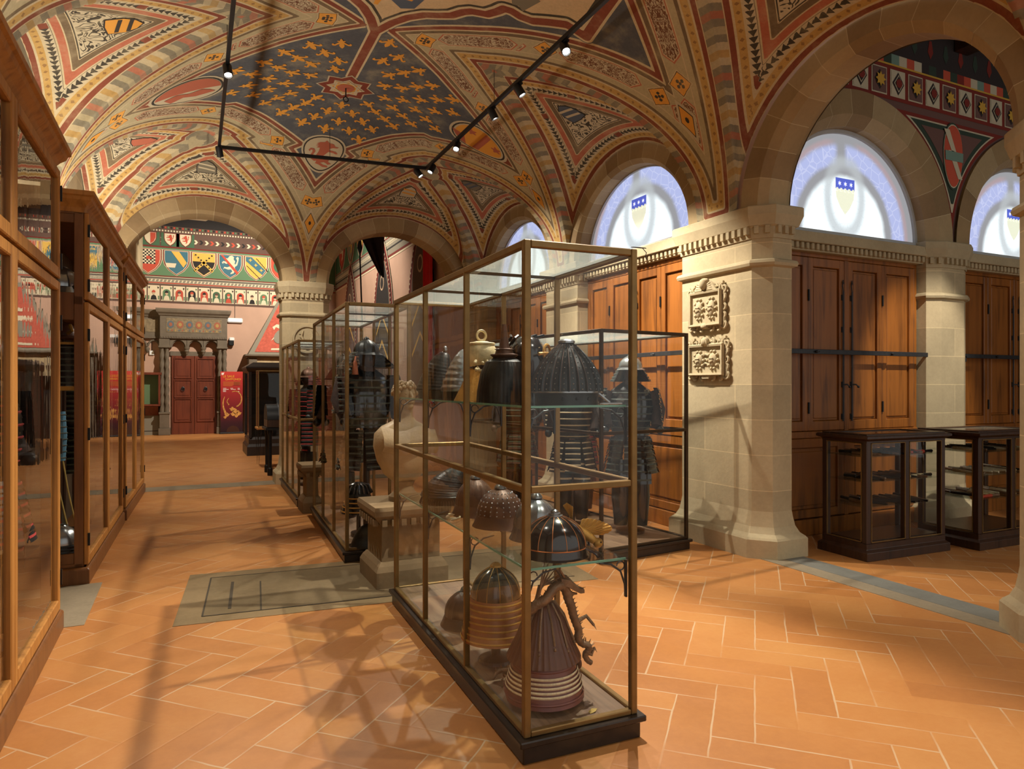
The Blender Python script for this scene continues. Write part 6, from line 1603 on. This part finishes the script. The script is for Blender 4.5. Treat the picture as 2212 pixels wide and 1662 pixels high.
armour('dark green laced armour with a steel helmet at the right end of the armour showcase', (4.03, 5.70, .112), -.5, 1.82, 'lacquer', 'cord_dark', 'steel', 1.0)
armour('white laced armour with a brown helmet, second in the armour showcase', (3.66, 6.22, .112), -.5, 1.72, 'iron_black', 'cord_white', 'russet', 1.0, 'ivory')
armour('red laced armour, third in the armour showcase', (4.05, 6.75, .112), -.7, 1.74, 'lacquer_brown', 'cord_red', 'iron_black', 1.0, 'gilt')
armour('brown armour deepest in the armour showcase', (3.55, 7.3, .112), -.7, 1.70, 'russet', 'cord_green', 'russet', 1.0)
# things on the floor of the tall showcase
o = thing('laced_helmet', 'black helmet with rope lacing low in the tall showcase, by its front pane', 'helmet', (1.44, 6.36, .112), .2)
mb = MB(); mb.lathe([(.09, 0), (.02, .02), (.02, .3)], 14); mb.build('stand', M['dark_wood'], o); mb = MB(); neck_guard(mb, 4, .11, .16, .46, .30, -pi, pi - .001, 0, 1); mb.build('neck_guard', [M['lacquer'], M['gilt']], o, smooth=.6)
mb = MB(); bowl(mb, .11, .10, .46); mb.build('bowl', M['iron_black'], o, smooth=1); mb = MB()
for kk in range(16): a = 2*pi*kk/16; mb.tube([(.03*cos(a), .03*sin(a), .57), (.09*cos(a), .09*sin(a), .55), (.125*cos(a), .125*sin(a), .48)], .010, 6)
mb.build('rope_fringe', M['lacquer'], o, smooth=1)
o = thing('ridged_hat', 'dark low conical hat with chevron ridges on the floor of the tall showcase', 'hat', (1.50, 6.27, .112), 0)
mb = MB(); mb.lathe([(.15, 0), (.145, .03), (.12, .10), (.07, .17), (.02, .20), (.001, .203)], 64, fn=lambda a, z: 1 + .02*sin(z*120 + 6*abs(sin(a*1.5 + .8)))); mb.build('crown', M['iron_black'], o, smooth=.8)

# bust on the pedestal
def bust():
    o = thing('carved_bust', 'pale carved bust on the dark stone pedestal behind the foreground showcase', 'bust', (1.63, 5.52, .64), .2)
    mb = MB(); mb.lathe([(.13, 0), (.13, .04), (.09, .07), (.07, .12), (.09, .16)], 20); mb.build('socle', M['ped_stone'], o, smooth=.6)
    mb = MB(); rings = []
    for z, rx, ry, oy in ((.14, .07, .06, 0), (.22, .17, .11, 0), (.34, .235, .14, 0), (.46, .26, .15, .01), (.56, .25, .135, .015), (.62, .19, .11, .01), (.66, .10, .085, 0), (.70, .065, .07, -.005), (.76, .062, .068, -.01)):
        rings.append([(rx*cos(t)*(1 + .03*sin(7*t)), oy + ry*sin(t)*(1 + .03*sin(9*t)), z) for t in arc(0, 2*pi, 28)[:-1]])
    mb.loft(rings); mb.build('torso', M['marble'], o, smooth=1.2)
    mb = MB(); mb.ball((0, -.015, .86), (.082, .10, .125), 20); mb.tube([(0, -.10, .90), (0, -.135, .855), (0, -.105, .845)], [.012, .018, .014], 8)
    for s in (-1, 1): mb.ball((s*.082, .0, .86), (.014, .022, .032), 8); mb.ball((s*.032, -.098, .885), (.016, .01, .009), 8)
    mb.tube([(-.03, -.104, .815), (0, -.112, .812), (.03, -.104, .815)], .008, 6); mb.ball((0, -.085, .78), (.04, .03, .03), 10); mb.build('head', M['marble'], o, smooth=1.2)
    mb = MB()
    for k in range(70): a = k*2.4; t = k/70; zz = .88 + .10*t; r = .088*sqrt(max(0, 1 - ((zz-.86)/.135)**2)) + .008; y = r*1.15*sin(a); mb.ball((r*cos(a), y - .005, zz), .020, 6) if not (y < -.06 and zz < .93) else None
    mb.build('curled_hair', M['marble'], o, smooth=1.2)
    mb = MB(); mb.loft([[(x, -.10 - .06*cos(x*5) + dy, z + .02*sin(x*20)) for x in [(-.25 + .05*j) for j in range(11)]] for z, dy in ((.60, .04), (.52, -.01), (.44, -.02), (.40, .02))], closed=False); mb.build('drapery', M['marble'], o, smooth=1)
bust()

# inside the middle oak cabinet, seen through its end pane
CX, CY = -.93, 6.70
o = thing('steel_helmet', 'bright steel helmet with a peak on the upper shelf of the middle cabinet', 'helmet', (CX, CY, 2.282), -.6)
mb = MB(); bowl(mb, .13, .17, .12, 2.2, 60, .05, 12); mb.build('bowl', M['steel'], o, smooth=.7); mb = MB(); neck_guard(mb, 4, .13, .18, .13, .02, -.3, pi + .3, 0, 0); mb.build('neck_guard', M['iron_black'], o, smooth=.6); mb = MB(); mb.loft([[(.13*cos(t), .13*sin(t), .12) for t in arc(pi + .1, 2*pi - .1, 12)], [(.17*cos(t), .22*sin(t), .06) for t in arc(pi + .1, 2*pi - .1, 12)]], closed=False); mb.build('peak', M['steel'], o, smooth=1); mb = MB(); mb.lathe([(.06, 0), (.02, .02), (.02, .2)], 12); mb.build('stand', M['dark_wood'], o)
o = thing('brimmed_hat', 'brown brimmed helmet with a gold crest high in the middle cabinet', 'helmet', (CX, CY + .05, 1.98), -.2)
mb = MB(); mb.lathe([(.19, .0), (.14, .02), (.10, .03), (.09, .08), (.05, .13), (.001, .14)], 32); mb.build('bowl', M['lacquer_brown'], o, smooth=1); mb = MB(); mb.tube([(.06, -.10, .04), (.10, -.12, .06), (.08, -.11, .11)], .014, 6); mb.build('crest', M['gilt'], o); mb = MB(); mb.lathe([(.09, -1.82), (.09, -1.79), (.015, -1.77), (.015, 0.0)], 10); mb.build('stand', M['dark_wood'], o)
o = thing('shoulder_plate', 'black laced shoulder plate with a gold edge hanging in the middle cabinet', 'armour plate', (CX - .02, CY - .02, 1.55), 0)
mb = MB(); plate_grid(mb, (0, 0, .38), (1, 0, 0), (0, 0, 1), .24, .34, 7, 0, 1, .02); mb.build('plates', [M['lacquer'], M['cord_dark']], o); mb = MB(); mb.box((-.13, -.035, .38), (.13, .0, .40)); mb.box((-.125, -.04, .0), (.13, -.02, .035)); mb.build('gilt_edge', M['gilt'], o); mb = MB(); mb.tube([(0, .02, -1.39), (0, .02, .39)], .012, 6); mb.build('stand', M['dark_wood'], o)
o = thing('blue_laced_sleeve', 'light blue laced armour sleeve hanging in the middle cabinet', 'armour sleeve', (CX - .01, CY - .10, .98), 0)
mb = MB(); lamellar(mb, [(.052 - .012*abs(i-4)/4, .045, .40 - i*.05, 0) for i in range(9)], 0, 1, 14); mb.build('laced_plates', [M['cord_blue'], M['cord_dark']], o); mb = MB()
for s in (-1, 1): mb.tube([(s*.02, 0, .02), (s*.03 + .03, -.01, -.25), (.08 + s*.03, 0, -.52)], .006, 5)
mb.build('yellow_cord', plain('yellow_cord', rgb(190, 166, 96), .8), o); mb = MB(); mb.tube([(0, .05, -.82), (0, .05, .40)], .012, 6); mb.build('stand', M['dark_wood'], o)
o = thing('folded_fan', 'grey and red folded war fan leaning in the bottom of the middle cabinet', 'fan', (CX - .04, CY - .06, .46), 0)
mb = MB(); mb.add([(-.07, 0, 0), (.07, 0, 0), (-.04, .02, .42), (-.07, .02, .40)], [(0, 1, 2, 3)], 0); mb.add([(-.02, -.004, .0), (.04, -.004, .0), (-.045, .014, .36)], [(0, 1, 2)], 1); mb.box((-.08, -.02, -.30), (.08, .03, .0), 0); mb.build('leaf', [plain('fan_grey', rgb(110, 108, 100), .7), M['cord_red']], o)
o = thing('steel_helmet', 'round dark steel helmet on the floor of the middle cabinet', 'helmet', (CX, CY - .08, .162), -.2)
mb = MB(); bowl(mb, .13, .15, .14, 2.2, 48, .04, 8); mb.build('bowl', M['steel'], o, smooth=.7); mb = MB(); neck_guard(mb, 5, .132, .155, .14, .02, -pi, pi - .001, 0, 0); mb.build('neck_guard', M['iron_black'], o, smooth=.6); mb = MB(); mb.lathe([(.15, .0), (.165, .02)], 24); mb.build('laced_hem', M['cord_red'], o)
armour('dark armour behind the doors of the middle oak cabinet', (-.93, 7.9, .162), pi/2, 1.75, 'lacquer', 'cord_green')
armour('dark armour behind the doors of the nearest oak cabinet', (-.98, 4.5, .162), pi/2, 1.75, 'iron_black', 'cord_red')

# daggers on the shelves of the low cases
def dagger(label, loc, rz, L, c1, c2, group=None, tilt=0):
    o = thing('sheathed_dagger', label, 'dagger', loc, rz, group)
    mb = MB(); mb.tube([(-L*.5, 0, .012), (-L*.2, .006, .013), (.12*L, .006, .013), (L*.16, .004, .013)], [.010, .016, .018, .016], 8); mb.build('sheath', M[c1], o, smooth=1)
    mb = MB(); mb.tube([(L*.18, .003, .014), (L*.34, 0, .015), (L*.5, -.004, .014)], [.016, .014, .016], 8); mb.ball((L*.17, .004, .014), (.005, .02, .014), 8); mb.build('hilt', M[c2], o, smooth=1)
    return o
M['red_sheath'] = plain('red_sheath', rgb(176, 62, 40), .45, 0, .15, 20)
rnd = random.Random(11); proto = {}
def shelf_of(case, cx, cy, rz0, Wd, D, z, n, kinds, lab, grp, special=()):
    for i in range(n):
        x = .16 + (Wd - .32)*(i + .5)/n; y = D*.5 + rnd.uniform(-.05, .05); c, s = cos(rz0), sin(rz0)
        loc = (cx + c*x - s*y, cy + s*x + c*y, z + .0005); k = rnd.choice(kinds); ang = pi/2 + rnd.uniform(-.25, .25)
        if k not in proto: proto[k] = dagger(lab, loc, ang, .40, k[0], k[1], grp)
        else:
            d = copy_tree(proto[k]); d.location = loc; d.rotation_euler = (0, 0, ang); tag(d, lab, 'dagger', grp)
for nm, (cx, cy, rz, Wd, D), ks, names in (('first', (5.55, 4.20, -.04, 1.06, .50), [('lacquer', 'iron_black'), ('lacquer', 'steel'), ('bronze', 'iron_black')], 'dark low case nearest the stone pier'),
                                           ('second', (6.90, 4.02, -.02, 1.1, .62), [('ivory', 'lacquer'), ('cord_white', 'steel'), ('lacquer', 'steel'), ('bronze', 'lacquer')], 'dark low case half hidden at right')):
    for z, lv in ((.94, 'top'), (.71, 'middle'), (.48, 'bottom')):
        shelf_of(None, cx, cy, rz, Wd, D, z, 9, ks, 'small dagger on the %s shelf, %s' % (lv, names), 'daggers on the %s shelf, %s' % (lv, names))
dagger('red sheathed dagger at the front of the top shelf, first low case', (6.40, 4.265, .9405), -.03, .30, 'red_sheath', 'lacquer')
dagger('cream sheathed dagger at the front of the middle shelf, first low case', (6.38, 4.265, .7105), .02, .34, 'ivory', 'lacquer')
dagger('orange red dagger at the front of the bottom shelf, second low case', (7.18, 4.09, .4805), .05, .34, 'red_sheath', 'bronze')

# ------------------------------------------------------------------ carved coats of arms and roundel
def spiral(mb, c, r, turns, sgn, rad, m=0, a0=0, yv=0):
    mb.tube([(c[0] + r*(1 - .75*t)*cos(a0 + sgn*turns*2*pi*t), yv, c[1] + r*(1 - .75*t)*sin(a0 + sgn*turns*2*pi*t)) for t in arc(0, 1, 18)], [rad*(1 - .4*t) for t in arc(0, 1, 18)], 6, m)
def plaque(label, loc, w, h, crest):
    o = thing('coat_of_arms', label, 'relief', loc, -pi/2)      # local x to the viewer's right, -y out of the wall
    st = M['stone_plain']
    mb = MB(); mb.box((-w*.38, -.035, h*.14), (w*.38, .0, h*.80)); mb.sweep([(0, 0), (0, .03), (.02, .035), (.03, .01)], [(-w*.38, -.03, h*.14), (w*.38, -.03, h*.14), (w*.38, -.03, h*.80), (-w*.38, -.03, h*.80)], True, up=(0, -1, 0)); mb.build('tablet', st, o)
    mb = MB()
    for sx in (-1, 1):
        for z, r, sg in ((.10, .06, 1), (.28, .045, -1), (.48, .05, 1), (.68, .045, -1), (.86, .06, 1)): spiral(mb, (sx*w*.45, h*z), r, 1.3, sx*sg, .016, 0, pi/2*sg, -.02)
        mb.tube([(sx*w*(.44 + .03*sin(k*1.1)), -.015, h*(.05 + .09*k)) for k in range(11)], .017, 6)
        for x in (.12, .3): spiral(mb, (sx*w*x, h*.07), .045, 1.2, sx, .015, 0, -pi/2, -.02); spiral(mb, (sx*w*x, h*.90), .042, 1.2, -sx, .015, 0, pi/2, -.02)
    mb.tube([(w*x, -.012, h*(.10 - .05*cos(x*9))) for x in arc(-.42, .42, 14)], .018, 6); mb.tube([(w*x, -.012, h*(.86 + .03*cos(x*9))) for x in arc(-.42, .42, 14)], .018, 6)
    mb.build('strapwork', st, o, smooth=1)
    for s in (-1, 1):
        mb = MB(); mb.ball((s*w*.17, -.035, h*.46), (w*.10, .035, h*.19), 16)
        for k in range(10): t = 2*pi*k/10; mb.ball((s*w*.17 + w*.12*cos(t), -.04, h*.46 + h*.22*sin(t)), (.018, .02, .018), 8)
        mb.tube([(s*w*.17 - .03, -.07, h*.50), (s*w*.17 + .03, -.07, h*.50)], .006, 5); mb.tube([(s*w*.17 - .025, -.07, h*.40), (s*w*.17 + .025, -.07, h*.44)], .006, 5)
        mb.build('shield', st, o, smooth=1)
    mb = MB()
    if crest:
        mb.ball((0, -.06, h*1.0), (.045, .05, .06), 12); mb.ball((0, -.05, h*1.07), (.06, .04, .03), 10)
        for s in (-1, 1):
            for k in range(4): mb.tube([(s*.03, -.05, h*(.97 - .03*k)), (s*(.09 + .012*k), -.05, h*(1.03 - .05*k)), (s*(.14 + .01*k), -.03, h*(.96 - .06*k))], [.014, .016, .005], 6)
        mb.ball((0, -.05, h*.08), (.05, .03, .03), 10)
    else:
        mb.ball((0, -.05, h*.92), (.05, .045, .05), 10); mb.box((-.05, -.05, 0), (.05, 0, .03))
        for k in range(5): mb.tube([(-.04 + .02*k, -.07, h*.97), (-.05 + .025*k, -.08, h*.86)], [.008, .004], 5)
        for z in (.36, .46, .58): mb.tube([(-.04, -.04, h*z), (0, -.05, h*(z+.03)), (.04, -.04, h*z)], .01, 5)
    mb.build('crest', st, o, smooth=1); return o
plaque('upper carved stone coat of arms with a crest on the sunlit pier', (4.757, 5.385, 2.15), .54, .46, True)
plaque('lower carved stone coat of arms on the sunlit pier', (4.757, 5.375, 1.66), .60, .40, False)
o = thing('carved_roundel', 'round carved stone relief on the pillar between the far arches', 'relief', (1.745, 11.40, 2.33), 0)
mb = MB(); mb.lathe([(.001, .02), (.19, .02), (.20, .04), (.225, .04), (.23, 0)], 40); mb.move(Matrix.Rotation(pi/2, 4, 'X')); mb.build('disc', M['stone_plain'], o, smooth=.5)
mb = MB()
for s in (-1, 1):
    mb.tube([(s*.01, -.03, -.16), (s*.04, -.03, -.05), (s*.09, -.03, .05), (s*.06, -.03, .14)], [.012, .02, .02, .006], 6)
    for k in range(4): mb.tube([(s*(.03 + .015*k), -.03, -.1 + .06*k), (s*(.10 + .01*k), -.03, -.09 + .06*k)], [.012, .005], 5)
mb.build('leaves', M['stone_plain'], o, smooth=1)

# ------------------------------------------------------------------ ceiling track and its spotlights
ZT = 4.68
TR = thing('light_track', 'black lighting track hung in a U under the painted vault', 'track', (.36, 9.60, ZT), 0)
L0, L1, R1_, R0 = (.27, -.6, ZT), (.37, 9.62, ZT), (3.07, 9.30, ZT), (2.96, -.6, ZT)
rel = lambda p: (p[0] - .36, p[1] - 9.60, p[2] - ZT)
for a, b in ((L0, L1), (L1, R1_), (R1_, R0)): MB().bar(rel(a), rel(b), .035, .04).build('rail', M['black'], TR)
for x, y in ((.31, 4.0), (.34, 7.0), (1.75, 9.46), (3.04, 6.85), (3.01, 3.9)): MB().tube([rel((x, y, ZT)), rel((x, y, zv(x, y)))], .003, 5).build('suspension_wire', M['black'], TR)
WARM = (1.0, .92, .79)
M['lamp_glow'] = flat('lamp_glow', (1, .95, .86, 1), .3, 24)
def spot(label, loc, target, energy, angle=50, blend=.5, size=.028, col=WARM):
    o = thing('track_spotlight', label, 'spotlight', loc, 0); d = (Vector(target) - Vector(loc)).normalized()
    q = d.to_track_quat('-Z', 'Y').to_matrix().to_4x4(); off = Vector((0, 0, -.075)); T = Matrix.Translation(off) @ q
    MB().box((-.018, -.05, -.035), (.018, .05, -.018)).build('adapter', M['black'], o)
    MB().tube([(0, 0, -.02), (0, 0, -.075)], .008, 6).build('stem', M['black'], o)
    mb = MB(); mb.lathe([(.001, .06), (.035, .06), (.042, .045), (.042, -.07), (.037, -.07), (.036, -.055), (.001, -.055)], 20); mb.move(T); mb.build('housing', M['black'], o, smooth=.5)
    mb = MB(); mb.lathe([(.001, -.058), (.032, -.058)], 20); mb.move(T); mb.build('lens', M['lamp_glow'], o)
    l = lamp('spot_beam', 'SPOT', Vector(loc) + off + d*.075, target, energy*.96, col, size, angle, blend); l['part_of'] = label
    return o
zz = ZT - .0
spot('track spotlight with a starburst glare, nearest on the right rail', (3.04, 5.30, zz), (2.5, 2.0, .2), 240, 95, .6)
spot('second track spotlight on the right rail', (3.05, 6.25, zz), (4.74, 5.45, 1.5), 760, 58, .6)
spot('third track spotlight on the right rail', (3.05, 6.92, zz), (4.6, 6.7, 1.6), 640, 75, .6)
spot('fourth track spotlight on the right rail, glaring', (3.06, 8.05, zz), (1.5, 6.3, .8), 420, 75, .5)
spot('fifth track spotlight, at the right corner of the track', (3.07, 9.05, zz), (.6, 8.6, .3), 420, 75, .5)
spot('track spotlight hanging from the cross rail by its right corner', (2.95, 9.31, zz), (4.9, 8.2, 1.6), 380, 80, .6)
spot('track spotlight at the left corner of the track', (.37, 9.55, zz), (1.2, 11.4, 1.0), 420, 80, .6)
spot('track spotlight halfway along the left rail', (.345, 7.05, zz), (.75, 5.3, .2), 420, 58, .6)
spot('track spotlight on the right rail above the viewer', (2.99, 4.2, zz), (1.0, 2.9, .6), 980, 78, .4)
spot('track spotlight on the left rail above the viewer', (.31, 3.6, zz), (.3, 2.6, 0), 80, 70, .6)
spot('track spotlight on the right rail behind the viewer', (2.99, 1.6, zz), (3.2, 2.3, 0), 190, 95, .7)
# lamps of the side aisle and of the far hall
def ceiling_lamp(label, loc, target, energy, angle, col=WARM):
    o = thing('ceiling_spotlight', label, 'spotlight', loc, 0); d = (Vector(target) - Vector(loc)).normalized(); q = d.to_track_quat('-Z', 'Y').to_matrix().to_4x4()
    mb = MB(); mb.lathe([(.001, .10), (.05, .10), (.05, -.06), (.04, -.06), (.001, -.05)], 16); mb.move(q); mb.build('housing', M['black'], o); MB().tube([(0, 0, 0), (0, 0, .35)], .01, 6).build('stem', M['black'], o)
    lamp('hall_beam', 'SPOT', Vector(loc) + d*.08, target, energy, col, .05, angle, .6)
ceiling_lamp('aisle spotlight above the low cases', (7.0, 2.6, 5.15), (7.75, 5.2, 1.35), 900, 30)
ceiling_lamp('aisle spotlight over the second low case', (8.2, 2.2, 5.15), (7.6, 3.0, .3), 90, 55)
ceiling_lamp('far hall spotlight lighting the door wall', (3.4, 18.6, 7.2), (.6, 24.4, 3.4), 3200, 70)
ceiling_lamp('far hall spotlight lighting the floor', (0.6, 15.5, 7.2), (.4, 17.0, 0), 1100, 90)
ceiling_lamp('far hall spotlight lighting the side wall', (1.5, 18, 7.2), (4.7, 18.5, 3.6), 1300, 90)
# uplights behind the cornices of the oak cabinets, washing the vault
for y0, L in ((2.7, 2.5), (6.5, 2.5), (9.3, 2.2)):
    lamp('cornice_uplight', 'AREA', (-1.02, y0 + L/2, 3.05), (.0, y0 + L/2, 5.2), 44, (1, .93, .80), (L, .22))

o = thing('ceiling_hook', 'black iron ring hook hanging from the star of the vault', 'hook', (1.75, 8.42, 5.24))
mb = MB(); mb.tube([(0, 0, 0), (0, 0, -.12)], .008, 6); mb.tube([(.03*cos(t), 0, -.15 + .03*sin(t)) for t in arc(0, 2*pi, 14)[:-1]], .007, 6, closed=True); mb.build('ring', M['black'], o)
